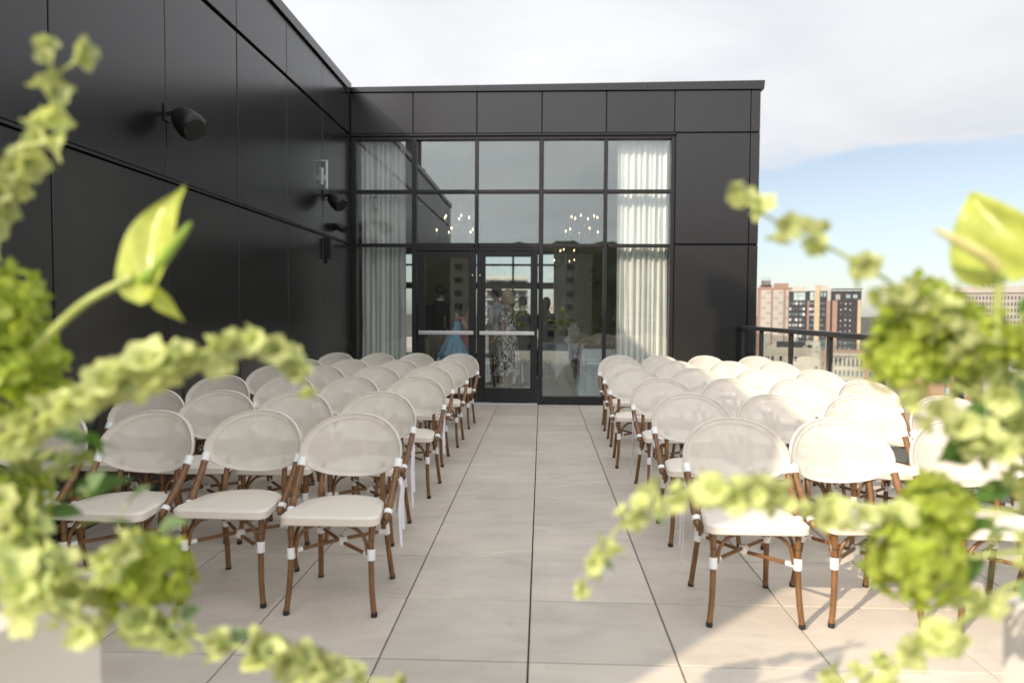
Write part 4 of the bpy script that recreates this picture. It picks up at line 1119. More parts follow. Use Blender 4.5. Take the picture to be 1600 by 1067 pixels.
        for (z0, z1, w0, w1, ph) in ((1.03, 0.82, 0.135, 0.235, 0), (0.88, 0.70, 0.19, 0.285, 1.3), (0.75, 0.58, 0.23, 0.325, 2.2)):
            rb = B(); rb.loft([ring(z0, w0, w0 * 0.86, 0.0, ph), ring(z0 + (z1 - z0) * .5, (w0 + w1) / 2, (w0 + w1) * .43, 0.010, ph), ring(z1 + 0.02, w1 * 0.97, w1 * .85, 0.020, ph), ring(z1, w1, w1 * .88, 0.028, ph)], False)
            rb.obj('ruffle', 'blue', body, 60)
    elif outfit == 'print':
        db = B()
        db.loft([ell((0, 0, 0.30), 0.285, 0.24), ell((0, 0, 0.50), 0.255, 0.215), ell((0, 0, 0.78), 0.222, 0.188), ell((0, 0, 0.96), 0.205, 0.168), ell((0, 0, 1.10), 0.178, 0.145), ell((0, -0.01, 1.28), 0.190, 0.160), ell((0, 0, 1.395), 0.172, 0.108), ell((0, 0.004, 1.455), 0.085, 0.075)])
        for i, v in enumerate(db.v):
            a = math.atan2(v[1], v[0]); k = 1 + (0.045 * math.sin(a * 8) * max(0, (0.95 - v[2])) / 0.65)
            db.v[i] = (v[0] * k, v[1] * k, v[2])
        sleeves(db, 0.016, 0.72)
        fuse(db, 'dress', 'print', t, 0.014, 2)
    elif outfit in ('pink', 'dark_dress'):
        db = B(); m_ = 'pink' if outfit == 'pink' else 'suit'
        db.loft([ell((0, 0, 0.06), 0.30, 0.27, 20), ell((0, 0, 0.45), 0.22, 0.19, 20), ell((0, 0, 0.80), 0.185, 0.15, 20), ell((0, 0, 0.95), 0.178, 0.135, 20), ell((0, 0, 1.09), 0.135, 0.112, 20), ell((0, 0, 1.22), 0.150, 0.125, 20), ell((0, 0, 1.33), 0.152, 0.122, 20)])
        for i, v in enumerate(db.v):
            a = math.atan2(v[1], v[0]); k = 1 + (0.06 * math.sin(a * 7) * max(0, (0.8 - v[2])))
            db.v[i] = (v[0] * k, v[1] * k, v[2])
        if outfit == 'dark_dress': sleeves(db, 0.0)
        fuse(db, 'dress', m_, t, 0.015, 2)
    return t


HANG = (((-0.24, 0.03, 1.10), (-0.25, -0.06, 0.86)), ((0.24, 0.03, 1.10), (0.25, -0.06, 0.86)))
HIPS = (((-0.26, 0.06, 1.13), (-0.12, -0.16, 1.04)), ((0.26, 0.06, 1.13), (0.12, -0.16, 1.04)))
person('person in dark suit seen from behind, inside the left door', (-1.83, 12.75, 0), PI + 0.15, 1.90, HANG, 'skin', 'hair_d', 'short', 'suit')
person('person in strapless sky blue ruffled dress, back to the terrace', (-1.53, 12.25, 0), PI - 0.45, 1.66, (((-0.25, -0.05, 1.20), (-0.05, -0.20, 1.14)), ((0.24, -0.10, 1.20), (0.16, -0.30, 1.28))), 'skin', 'hair_d', 'long', 'blue')
person('person in long magenta dress behind the blue ruffled dress', (-1.43, 13.15, 0), PI * 0.75, 1.62, HIPS, 'skin_d', 'hair_d', 'long', 'pink')
person('person in white shirt and dark trousers, facing left', (-0.86, 13.5, 0), -PI / 2 - 0.5, 1.88, HIPS, 'skin', 'hair_d', 'short', 'shirt')
person('person with short blond hair in black and white print dress', (-0.60, 12.45, 0), -PI / 2 - 0.35, 1.78, (((-0.23, 0.0, 1.12), (-0.17, -0.20, 0.98)), ((0.23, 0.0, 1.12), (0.17, -0.17, 0.94))), 'skin', 'hair_b', 'bob', 'print')
person('person in dark suit partly hidden behind the print dress', (-0.36, 13.3, 0), -PI / 2 - 0.9, 1.70, HIPS, 'skin', 'hair_d', 'short', 'suit')
person('person with long dark hair beside the right door jamb', (0.10, 15.2, 0), PI / 2 + 0.9, 1.72, HIPS, 'skin_d', 'hair_d', 'long', 'dark_dress')
person('person in dark clothes half hidden by the sunlit curtain', (1.38, 14.6, 0), PI * 0.9, 1.62, HIPS, 'skin', 'hair_d', 'long', 'dark_dress')

# ================================================================== the city
def win_mesh(w, h, frame, pane):
    """window: a frame ring proud of the wall and a pane set back in it; faces -Y"""
    b = B(); t = min(0.12, w * 0.1); y = -0.10
    o = [(-w / 2, 0), (w / 2, 0), (w / 2, h), (-w / 2, h)]; i_ = [(-w / 2 + t, t), (w / 2 - t, t), (w / 2 - t, h - t), (-w / 2 + t, h - t)]
    v = [(x, y, z) for x, z in o] + [(x, y, z) for x, z in i_] + [(x, 0.02, z) for x, z in o] + [(x, -0.03, z) for x, z in i_]
    f = []
    for k in range(4):
        j = (k + 1) % 4
        f += [(k, j, 4 + j, 4 + k), (8 + k, 8 + j, j, k), (4 + k, 4 + j, 12 + j, 12 + k)]
    f.append((12, 13, 14, 15))
    b.add(v, f)
    me = b.mesh('window', [frame, pane]); me.polygons[len(f) - 1].material_index = 1
    return me


def bld(name, label, x, y, rz, w, d, ztop, m, group=None, roof='roofgrey', parapet=0.8):
    t = thing(name, label, 'building', (x, y, GZ), rz, group)
    h = ztop - GZ
    B().box(-w / 2, w / 2, 0, d, -0.3, h).obj('wall', m, t)
    p = B(); e = 0.25
    for a in ((-w / 2 - 0.1, w / 2 + 0.1, -0.12, e), (-w / 2 - 0.1, w / 2 + 0.1, d - e, d + 0.1), (-w / 2 - 0.1, -w / 2 + e, e, d - e), (w / 2 - e, w / 2 + 0.1, e, d - e)):
        p.box(a[0], a[1], a[2], a[3], h + 0.003, h + parapet)
    p.obj('parapet', m, t)
    return t, h


def windows(t, me, xs, zs, side=None, skip=0.0, rng=random.Random(5)):
    for z in zs:
        for x in xs:
            if rng.random() < skip: continue
            if side is None: link('window', me, t, (x, 0, z))
            else: link('window', me, t, (side[0], x, z), (0, 0, side[1]))


fr_ = lambda a, b, n: [a + (b - a) * (k + 0.5) / n for k in range(n)]

# A: beige panels in a brick grid
tA, hA = bld('apartment_block', 'beige panelled apartment block with red brick strips and rooftop plant', 136.5, 420, -0.31, 21.0, 24.0, 15.2, 'brick')
pan = B().cbox(-2.85, 2.85, -0.25, 0.01, 0.0, 2.94, 0.06, 'y-').mesh('panel', 'beige')
pan2 = B().cbox(-2.2, 2.2, -0.25, 0.01, 0.0, 2.94, 0.06, 'y-').mesh('panel', 'beige')
vent = B().box(-1.2, 1.2, -0.36, -0.26, 0.0, 0.28).mesh('vent', 'charcoal')
for k in range(13):
    z = hA - 0.6 - 3.0 * (k + 1)
    if z < 0: break
    for x, me, q in ((-5.7, pan, 1.4), (1.2, pan, 1.3), (7.3, pan2, 0.8)):
        link('panel', me, tA, (x, 0, z))
        link('vent', vent, tA, (x + (-q if k % 2 else q), 0, z + 1.4))
B().box(-9.5, -2.5, 4, 12, hA, hA + 2.4).obj('penthouse', 'brick', tA)
B().box(-1.5, 6.5, 3, 12, hA, hA + 3.4).obj('penthouse', 'brick', tA)
tw_ = B().box(-8.6, -3.2, 2.5, 8, hA + 2.41, hA + 5.0).obj('cooling_tower', 'roofgrey', tA)
for k in range(5):
    B().box(-8.4 + k * 1.15, -8.2 + k * 1.15, 2.3, 2.49, hA + 2.5, hA + 7.2).obj('tower_fin', 'roofgrey', tA)

# B: charcoal tower with sand column and brick strips
tB, hB = bld('mixed_tower', 'charcoal apartment tower with sand column, brick strips and green glass top', 157.0, 402, -0.37, 37.0, 22.0, 13.0, 'charcoal', None, 'roofgrey', 0.6)
ux = lambda px: (px - 590) * 0.0411 - 18.5
uz = lambda py: 1.43 + (489.5 - (420 + py / 8.889)) / 1108 * 400 - GZ
def slabB(name, m, a, b, ztop, zbot, y0, y1): return B().box(ux(a), ux(b), y0, y1, zbot, ztop).obj(name, m, tB)
slabB('sand_column', 'sand', 918, 982, uz(238), 0, -0.9, 6.0)
slabB('cream_head', 'beige', 1075, 1118, uz(290), uz(450), -0.7, 5.0)
slabB('brick_pier', 'brick', 1068, 1116, uz(451), 0, -0.7, 5.0)
slabB('brick_pier', 'brick', 828, 852, uz(450), 0, -0.5, -0.01)
slabB('brick_pier', 'brick', 1140, 1202, uz(450), 0, -1.2, -0.01)
slabB('sand_corner', 'sand', 1448, 1488, uz(440), 0, -0.4, 2.0)
slabB('roof_box', 'beige', 630, 775, uz(250), uz(298), 2.0, 10.0)
slabB('beige_frame', 'beige', 620, 830, uz(300), uz(325), -0.8, 2.0)
slabB('cream_head', 'beige', 982, 1075, uz(238), uz(320), -0.6, 5.0)
slabB('roof_band', 'charcoal', 1122, 1500, uz(288), uz(300), -0.8, 6.0)
gw = win_mesh(1.5, 2.35, 'beige', 'gglass')
windows(tB, gw, [ux(p) for p in (672, 708, 744, 780)], [uz(385), uz(445)])
windows(tB, gw, [ux(p) for p in (878, 914)], [uz(385), uz(445)])
cw = win_mesh(1.45, 1.7, 'charcoal', 'cglass'); pw = win_mesh(1.45, 1.7, 'charcoal', 'pale_glass')
rng = random.Random(2)
fl_z = [uz(450) - 3.05 * (k + 1) for k in range(10)]
for z in fl_z:
    if z < 0.5: continue
    for p in (612, 655, 692, 745, 783, 868, 902):
        link('window', pw if rng.random() < 0.45 else cw, tB, (ux(p), 0, z + 0.6))
    for p in (1000, 1035):
        link('window', cw, tB, (ux(p), 0, z + 0.6))
cw2 = win_mesh(1.4, 3.2, 'charcoal', 'gglass')
windows(tB, cw2, [ux(1005), ux(1045)], [uz(400)])
windows(tB, win_mesh(2.6, 3.2, 'charcoal', 'pale_glass'), [ux(1205)], [uz(440)]); windows(tB, win_mesh(2.4, 2.2, 'charcoal', 'gglass'), [ux(1330), ux(1415)], [uz(420)])
sw = win_mesh(0.75, 1.0, 'charcoal', 'pale_glass'); swd = win_mesh(0.75, 1.3, 'charcoal', 'cglass')
for z in fl_z:
    if z < 0.5: continue
    for p in (1245, 1302, 1358):
        link('window', sw if rng.random() < 0.7 else swd, tB, (ux(p), 0, z + rng.uniform(0.4, 1.2)))

# C: low cream building with a dark roof storey
tC, hC = bld('cream_building', 'low cream stone building with dark roof storey behind railing', 73.6, 212, -0.33, 15.5, 14, -9.6, 'cream', None)
B().box(-4.2, 3.2, 2.0, 9.0, hC, hC + 2.3).obj('roof_storey', 'charcoal', tC)
B().box(3.9, 7.7, 0.5, 10.0, hC, hC + 2.4).obj('stair_tower', 'cream', tC)
B().box(4.25, 5.55, 0.25, 0.49, hC - 8.0, hC + 1.7).obj('stair_window', 'dglass', tC)
cwn = win_mesh(0.9, 1.5, 'cream', 'dglass')
windows(tC, cwn, [-5.2, -2.9, 1.2], [hC - 3.2, hC - 6.5, hC - 9.8])
nw = win_mesh(0.35, 1.4, 'cream', 'dglass'); windows(tC, nw, [-6.9, -6.3], [hC - 3.2])
windows(tC, cwn, [6.8], [hC - 0.4, hC - 6.0])
for (dz, hh) in ((-1.0, 0.3), (-4.6, 0.2), (-8.0, 0.2)):
    B().box(-7.85, 3.85, -0.22, -0.13, hC + dz, hC + dz + hh).obj('string_course', 'cream', tC)
dish = thing('white_dome', 'small white roof dome standing above the cream building', 'dome', (81.0, 232, -6.9)); B().lathe([(1.6, -6.0), (1.6, 0.0), (1.4, 1.2), (0.7, 2.2), (0.05, 2.5)], 14).obj('shell', 'white_b', dish, 50)

# D: orange building behind, E: brick building with cream arcade windows, F: orange brick
tD, hD = bld('orange_building', 'small flat orange building between cream block and arcade block', 104, 262, -0.36, 14, 10, -13.8, 'brick2', None)
windows(tD, win_mesh(1.5, 1.6, 'charcoal', 'dglass'), [-5.0, -2.6, -0.2], [hD - 3.4])
tE, hE = bld('arcade_building', 'brick building with cream framed window bays past the railing', 71.6, 172, -0.40, 9.6, 12, -8.6, 'brick', None)
B().box(-1.9, 4.9, -0.35, -0.01, hE - 9.5, hE + 0.2).obj('cream_front', 'cream', tE)
B().box(-2.2, 5.1, -0.75, -0.351, hE - 0.2, hE + 0.5).obj('cornice', 'cream', tE)
tall = win_mesh(0.62, 2.0, 'cream', 'dglass'); sq = win_mesh(0.62, 1.5, 'cream', 'cglass')
for x in fr_(-1.75, 4.75, 7): link('window', tall, tE, (x, -0.36, hE - 2.6))
for z in (5.0, 7.4):
    for x in fr_(-1.75, 4.75, 7): link('window', sq, tE, (x, -0.36, hE - z))
windows(tE, sq, [-4.1, -3.1], [hE - 3.0, hE - 5.5, hE - 8.0])
tF, hF = bld('brick_shop', 'orange brick gabled building beside the arcade block', 78.4, 166, -0.43, 7.4, 10, -10.4, 'brick2', None)
windows(tF, win_mesh(1.6, 2.0, 'white_b', 'cglass'), [-2.2, 0.4, 2.6], [hF - 3.4, hF - 6.6])
# red gabled roof hall in front
gb = thing('gabled_hall', 'low brick hall with shallow gabled front below arcade block', 'building', (69.5, 148, GZ), -0.42)
B().add([(-6, 0, 0), (6, 0, 0), (6, 0, 9.5), (0, 0, 11.6), (-6, 0, 9.5), (-6, 12, 0), (6, 12, 0), (6, 12, 9.5), (0, 12, 11.6), (-6, 12, 9.5)], [(0, 1, 2, 3, 4), (9, 8, 7, 6, 5), (0, 4, 9, 5), (1, 6, 7, 2)]).obj('wall', 'brick', gb)
for s in (-1, 1):
    B().add([(s * 6.4, -0.4, 9.36), (0, -0.4, 11.75), (0, 12.4, 11.75), (s * 6.4, 12.4, 9.36), (s * 6.4, -0.4, 9.56), (0, -0.4, 11.95), (0, 12.4, 11.95), (s * 6.4, 12.4, 9.56)],
            [(0, 1, 2, 3), (7, 6, 5, 4), (0, 4, 5, 1), (1, 5, 6, 2), (2, 6, 7, 3), (3, 7, 4, 0)]).obj('roof', 'brick', gb)
windows(gb, win_mesh(1.0, 1.6, 'white_b', 'pale_glass'), [-2.6, -0.2, 2.2], [7.0])
# G, H: orange brick buildings further right
tG, hG = bld('corner_brick_block', 'orange brick block with pale blue roof edge, right of arcade block', 80.0, 152, -0.48, 8.0, 10, -6.6, 'brick2', None)
B().box(-4.3, 4.3, -0.4, 10.3, hG + 0.82, hG + 1.5).obj('roof_edge', 'gglass', tG)
windows(tG, win_mesh(1.3, 1.7, 'white_b', 'cglass'), [-2.6, 0.0, 2.6], [hG - 2.6, hG - 5.6])
tH, hH = bld('stepped_brick_block', 'taller orange brick block with paired pale windows beyond flowers', 86.5, 150, -0.52, 8.0, 10, -8.2, 'brick2', None)
windows(tH, win_mesh(1.3, 1.7, 'white_b', 'gglass'), [-2.4, 0.6, 2.8], [hH - 2.6, hH - 5.0, hH - 7.4])
# I: concrete tower with a grid of narrow windows
tI, hI = bld('concrete_tower', 'pale concrete office tower with a tight grid of narrow windows', 228.0, 386, -0.53, 44, 26, 12.6, 'concrete', None)
B().box(-22.8, 22.8, -1.0, 27, hI - 0.2, hI + 3.2).obj('cornice', 'concrete', tI)
iw = win_mesh(0.78, 2.0, 'concrete', 'dglass')
windows(tI, iw, fr_(-20.8, 20.8, 27), [hI - 0.6 - 3.25 * (k + 1) for k in range(11)])
for k in range(28):
    x = -20.8 + 41.6 * k / 27
    B().box(x - 0.22, x + 0.22, -0.45, -0.01, 0, hI - 0.21).obj('fin', 'concrete', tI)
for k in range(3): B().box(4 + k * 2.2, 5.4 + k * 2.2, 4, 6, hI + 3.2, hI + 5.6 - 0.5 * k).obj('roof_unit', 'roofgrey', tI)
tJ, hJ = bld('beige_slab', 'plain beige slab building right of the concrete grid tower', 256, 380, -0.55, 16, 20, 6, 'beige', None)
windows(tJ, win_mesh(1.2, 1.6, 'beige', 'dglass'), fr_(-7, 7, 5), [hJ - 3 * (k + 1) for k in range(8)])
# K: low white building with letters
tK, hK = bld('sign_building', 'low white building with large dark and pink letters, far right', 131.5, 205, -0.58, 17, 14, -12.6, 'white_b', None)
B().box(-8.8, 8.8, -0.6, -0.13, hK + 0.1, hK + 0.75).obj('cornice', 'white_b', tK)
windows(tK, win_mesh(2.2, 1.0, 'white_b', 'dglass'), [-6.2, -3.6, -1.0, 1.6, 4.2, 6.8], [hK - 1.4])
def letter(kind, x, z, m, h=1.9, w=1.3):
    b = B(); s = 0.34
    if kind == 'C':
        b.box(x, x + s, -0.2, -0.12, z, z + h); b.box(x + s, x + w, -0.2, -0.12, z, z + s); b.box(x + s, x + w, -0.2, -0.12, z + h - s, z + h)
    elif kind == 'I': b.box(x, x + s, -0.2, -0.12, z, z + h)
    else:
        b.box(x, x + s, -0.2, -0.12, z, z + h)
        for zz in (0, (h - s) / 2, h - s): b.box(x + s, x + w, -0.2, -0.12, z + zz, z + zz + s)
    b.obj('letter', m, tK)
letter('C', -2.1, hK - 4.6, 'signdark'); letter('I', -0.45, hK - 4.6, 'signpink'); letter('E', 0.25, hK - 4.6, 'signdark')
# L: stepped balcony building beyond the hall's far windows
tL, hL = bld('balcony_building', 'pale apartment building with stacked balconies seen through the hall', -10.5, 210, 0.05, 12.5, 14, 11.0, 'white_b', None)
for k in range(11):
    z = hL - 0.2 - 2.9 * k
    B().box(-6.4, 6.5, -1.6, -0.13, z - 0.3, z).obj('balcony_slab', 'white_b', tL)
    if k: B().box(-6.3, 6.4, -1.55, -1.5, z + 0.01, z + 0.95).obj('balcony_glass', 'cglass', tL)
windows(tL, win_mesh(2.2, 2.0, 'charcoal', 'dglass'), [-4.6, -1.6, 1.6, 4.6], [hL - 2.8 - 2.9 * k for k in range(10)])
tM, hM = bld('office_block', 'grey office block further off seen through the hall', 9.0, 120, -0.05, 22, 16, 2.0, 'concrete', None)
windows(tM, win_mesh(1.6, 1.7, 'concrete', 'dglass'), fr_(-10, 10, 7), [hM - 3 * (k + 1) for k in range(8)])


# trees
def tree_meshes(seed):
    rng = random.Random(seed); b = B()
    for _ in range(9):
        c = (rng.uniform(-1.6, 1.6), rng.uniform(-1.6, 1.6), rng.uniform(3.6, 7.2)); r = rng.uniform(1.1, 1.9)
        foliage(b, c, (r, r, r * 0.8), 210, 0.30, rng)
    tb = B(); tb.tube([(0, 0, 0), (0.05, 0, 2), (0.1, 0.05, 4.2), (0.0, 0.1, 6.2)], [0.22, 0.17, 0.12, 0.05], 7)
    for k in range(5):
        a = k * 1.3; z = 2.6 + 0.6 * k; tb.tube([(0.06, 0, z), (0.8 * math.cos(a), 0.8 * math.sin(a), z + 0.9), (1.5 * math.cos(a), 1.5 * math.sin(a), z + 1.5)], [0.09, 0.06, 0.03], 5)
    return b.mesh('crown', 'tree'), tb.mesh('trunk', 'trunk', 60)


TM = [tree_meshes(s) for s in (1, 2, 3)]
spots = [(60.5, 196, 1.5, 'dark street tree at the left corner of the cream building'), (57.0, 190, 1.2, 'smaller street tree left of the cream building'), (84.5, 205, 1.0, 'street tree right of the cream building'),
         (84.0, 140, 1.15, 'tree standing in front of the corner brick block'), (77.0, 128, 1.0, 'tree behind the railing near the gabled hall'), (92.0, 142, 1.1, 'tree right of the taller orange block'),
         (97.0, 150, 1.2, 'tree between the orange blocks and the lettered building'), (108.0, 170, 1.1, 'tree left of the lettered building'), (120.0, 176, 1.2, 'tree in front of the lettered building'), (70.0, 120, 0.9, 'small tree closest to the railing')]
for i, (x, y, s, lab) in enumerate(spots):
    t = thing('street_tree', lab, 'tree', (x, y, GZ), i * 1.1, 'street trees'); t.scale = (s, s, s)
    cr, tk = TM[i % 3]
    link('crown', cr, t); link('trunk', tk, t)

# wooded hills behind the camera, mirrored in the glass
hb = B(); rows = []
rng = random.Random(9)
prof = [rng.uniform(-1, 1) for _ in range(160)]
for k in range(10):
    t = k / 9; row = []
    for i in range(140):
        x = -420 + i * 6.2
        hgt = 50 + 10 * math.sin(i * 0.09 + 1) + 2 * math.sin(i * 0.31) + 1.2 * prof[i]
        row.append((x, -190 - t * 130 + 4 * prof[(i * 3 + k) % 160], GZ + hgt * math.sin(t * PI / 2) + (1.2 * prof[(i + 7 * k) % 160] if k else -1)))
    rows.append(row)
hb.grid(rows); hb.obj('hills', 'hills', None, 60)['kind'] = 'structure'
tN, hN = bld('rear_block', 'flat pale block behind the camera, mirrored in the window wall', -18, -150, PI, 60, 20, 14.5, 'concrete', None)
windows(tN, win_mesh(2.0, 1.6, 'concrete', 'dglass'), fr_(-27, 27, 12), [hN - 3.2 * (k + 1) for k in range(8)])

# ================================================================== flower arrangements in the foreground
rf_ = random.Random(21)


def bell_mesh(seed):
    rng = random.Random(seed); k = rng.uniform(0, 6); b = B()
    prof = [(0.003, 0.0), (0.008, 0.006), (0.012, 0.014), (0.018, 0.0215), (0.0265, 0.028), (0.032, 0.031)]
    wob = lambda i, t: (0.10 * math.sin(5 * t + k) + 0.06 * math.sin(3 * t + 2 * k)) * (i / 5) ** 2
    b.lathe(prof, 20, 'z', (0, 0, 0), wob)
    n = 20
    for j in range(n):   # wavy lip
        i = 5 * n + j; x, y, z = b.v[i]; t = 2 * PI * j / n
        b.v[i] = (x, y, z + 0.0035 * math.sin(5 * t + k) + 0.002 * math.sin(2 * t))
    # little seed cluster in the throat
    b.ball((0, 0, 0.010), (0.0045, 0.0045, 0.006), 8, 5)
    return b.mesh('bell', 'bell', 180)


BELLS = [bell_mesh(s) for s in range(5)]
bud_me = B().lathe([(0.0005, 0.0), (0.0045, 0.004), (0.0065, 0.010), (0.005, 0.016), (0.0008, 0.020)], 10).mesh('bud', 'bell', 180)


def frame_at(pts, i):
    d = (pts[min(i + 1, len(pts) - 1)] - pts[max(i - 1, 0)]).normalized()
    h = Vector((0, 0, 1)) if abs(d.z) < 0.85 else Vector((1, 0, 0))
    a = (h - d * h.dot(d)).normalized(); return d, a, d.cross(a)


def bell_stem(parent, ctrl, start=0.12, size=1.0, spacing=0.026, per=4, tip=0.25, r=0.0042):
    """stalk set with whorls of papery bells that shrink towards its tip"""
    pts = catmull(ctrl, 10)
    L = [0.0]
    for p, q in zip(pts[:-1], pts[1:]): L.append(L[-1] + (q - p).length)
    tot = L[-1]
    st_ = B().tube(pts[::2] + [pts[-1]], [r * (1 - 0.55 * k / len(pts[::2])) for k in range(len(pts[::2]) + 1)], 8).obj('stem', 'stalk', parent, 60)
    s = start * tot; ph = rf_.uniform(0, 6)
    while s < tot:
        i = max(k for k in range(len(L)) if L[k] <= s)
        p = pts[i]; d, a, b = frame_at(pts, i); u = s / tot
        sz = size * (1.0 - 0.35 * max(0, (u - (1 - tip)) / tip) ** 1.2) * (0.9 if u < 0.3 else 1)
        n = (per if u < 0.97 else max(2, per - 1)) + rf_.choice((-1, 0, 0, 1))
        ph += 0.9
        for k in range(n):
            t = ph + 2 * PI * k / n + rf_.uniform(-0.3, 0.3)
            o = (a * math.cos(t) + b * math.sin(t))
            ax = (o * 1.0 + d * rf_.uniform(-0.2, 0.7) + Vector((rf_.uniform(-.2, .2), rf_.uniform(-.2, .2), rf_.uniform(-.1, .3)))).normalized()
            q = Vector((0, 0, 1)).rotation_difference(ax)
            link('bell', rf_.choice(BELLS), st_, p + o * 0.003 + d * rf_.uniform(-0.005, 0.005), q.to_euler(), sz * rf_.choice((0.7, 0.9, 1.0, 1.15, 1.4)) * rf_.uniform(0.85, 1.1))
        s += spacing * rf_.choice((0.7, 0.9, 1.1, 1.7)) * (sz / size) ** 0.5
    p = pts[-1]; d, a, b = frame_at(pts, len(pts) - 1)
    for k in range(3):
        ax = (d + Vector((rf_.uniform(-.6, .6), rf_.uniform(-.6, .6), rf_.uniform(-.6, .6)))).normalized()
        link('bell', rf_.choice(BELLS), st_, p, Vector((0, 0, 1)).rotation_difference(ax).to_euler(), size * 0.62)
    return st_


def head_mesh(seed, n=105, r=0.062):
    """mop of many four-petalled florets on a ball"""
    rng = random.Random(seed); b = B()
    for k in range(n):
        z = 1 - 2 * (k + 0.5) / n; a = k * 2.39996
        if z < -0.75: continue
        q = math.sqrt(1 - z * z); d = Vector((q * math.cos(a), q * math.sin(a), z))
        d = (d + Vector((rng.uniform(-.16, .16), rng.uniform(-.16, .16), rng.uniform(-.16, .16)))).normalized()
        c = d * r * rng.uniform(0.70, 1.14)
        u = d.cross(Vector((rng.gauss(0, 1), rng.gauss(0, 1), rng.gauss(0, 1)))).normalized(); v = d.cross(u)
        for j in range(4):
            t = j * PI / 2; e = u * math.cos(t) + v * math.sin(t); f = d.cross(e)
            s = 0.0185 * rng.uniform(0.7, 1.25); li = rng.uniform(-0.1, 0.8)
            m1 = c + e * s * 0.55 + d * s * li * 0.5
            b.add([c - d * 0.003, m1 - f * s * 0.5, c + e * s + d * s * li, m1 + f * s * 0.5], [(0, 1, 2, 3)])
    b.tube([(0, 0, -r * 0.2), (0, 0, -r)], 0.004, 6)
    b.ball((0, 0, -r * 0.15), r * 0.55, 10, 7)
    return b.mesh('flower_head', 'hyd')


HEADS = [head_mesh(s) for s in (1, 2, 3)]


def head(parent, c, s, rot=None):
    o = link('flower_head', rf_.choice(HEADS), parent, c, rot or (rf_.uniform(-.7, .7), rf_.uniform(-.7, .7), rf_.uniform(0, 6)), s)
    o['kind'] = 'stuff'


def leaf_mesh(seed, l=0.09, w=0.05, m='leaf', curl=0.25, wave=0.06):
    rng = random.Random(seed); rows = []
    for i in range(9):
        t = i / 8; hw = w / 2 * (math.sin(PI * min(1, t * 1.02) ** 0.75) ** 0.9 if 0 < t < 1 else 0.02)
        rows.append([(x * hw, t * l, -curl * l * t * t + 0.25 * abs(x) * hw + wave * hw * math.sin(t * 9 + x * 2 + seed)) for x in (-1, -0.5, 0, 0.5, 1)])
    return B().grid(rows).mesh('leaf', m, 180)


LEAVES = [leaf_mesh(1), leaf_mesh(2, 0.11, 0.045), leaf_mesh(3, 0.075, 0.055)]
GLEAVES = [leaf_mesh(4, 0.10, 0.06, 'leaf2', 0.15), leaf_mesh(5, 0.08, 0.06, 'leaf2', 0.3), leaf_mesh(6, 0.07, 0.05, 'leaf2', 0.2)]


def leaf(parent, base, direction, s=1.0, pool=None, roll=None):
    d = Vector(direction).normalized()
    q = Vector((0, 1, 0)).rotation_difference(d)
    e = (q.to_matrix() @ Matrix.Rotation(rf_.uniform(-1, 1) if roll is None else roll, 3, 'Y')).to_euler()
    lf = link('leaf', rf_.choice(pool or LEAVES), parent, base, e, s)
    B().tube([(0, 0.012, -0.001), (0, -0.02, -0.003), (0, -0.06, -0.02)], [0.0016, 0.002, 0.0022], 6).obj('leaf_stalk', 'stalk', lf, 60)


def spathe_mesh(l=0.18, w=0.05, cup=0.25, twist=0.3, seed=0, bend=0.3):
    """heart-shaped glossy spathe, drawn-out tip at +Y, the stalk joins at the notch (origin)"""
    rows = []; n = 18
    for i in range(n + 1):
        t = i / n
        if t < 0.42: hw = math.sqrt(max(0.0, 1 - ((0.42 - t) / 0.42) ** 2.2))
        else: hw = max(0.0, math.cos((t - 0.42) / 0.58 * PI / 2)) ** 0.85
        hw = w * max(hw, 0.03)
        row = []
        for j in range(13):
            x = (j - 6) / 6
            y = (t * 1.22 - 0.22) * l
            y += 0.20 * l * (1 - t) ** 5 * (1 - abs(x)) ** 2          # notch between the two lobes
            z = cup * hw * (abs(x) ** 1.6) - bend * l * t * t + 0.004 * math.sin(x * 6 + t * 9 + seed)
            xx = x * hw + twist * l * 0.25 * t * t
            row.append((xx, y, z))
        rows.append(row)
    return B().grid(rows).mesh('spathe', 'spathe', 180)


def oriented(o, fwd, nrm):
    """local +Y along fwd, local +Z along nrm"""
    y = Vector(fwd).normalized(); z = Vector(nrm); z = (z - y * z.dot(y)).normalized(); x = y.cross(z)
    o.rotation_euler = Matrix(((x.x, y.x, z.x), (x.y, y.y, z.y), (x.z, y.z, z.z))).to_euler()


def arrangement(side):
    s = -1 if side == 'left' else 1
    cx = 0.93 * s; top = 0.965
    pd = thing('pedestal', f'square white painted pedestal under the {side} flower arrangement', 'pedestal', (cx, 1.05, 0.0), 0, 'flower pedestals')
    B().cbox(-0.152, 0.152, -0.152, 0.152, 0.0, top - 0.03, 0.004, 'z+').obj('column', 'pedestal', pd)
    B().cbox(-0.158, 0.158, -0.158, 0.158, top - 0.0295, top, 0.005, 'z+').obj('top_board', 'pedestal', pd)
    t = thing('flower_arrangement', f'blurred green and lime flower arrangement in the {side} foreground', 'flowers', (0, 0, 0), 0, 'foreground flower arrangements')
    B().lathe([(0.0, top + 0.002), (0.062, top + 0.002), (0.085, top + 0.03), (0.088, top + 0.08), (0.074, top + 0.115), (0.068, top + 0.115), (0.07, top + 0.09), (0.0, top + 0.08)], 24, 'z', (cx, 1.05, 0)).obj('bowl', 'ceramic', t, 50)
    V0 = (cx, 1.05, top + 0.09)
    return t, V0


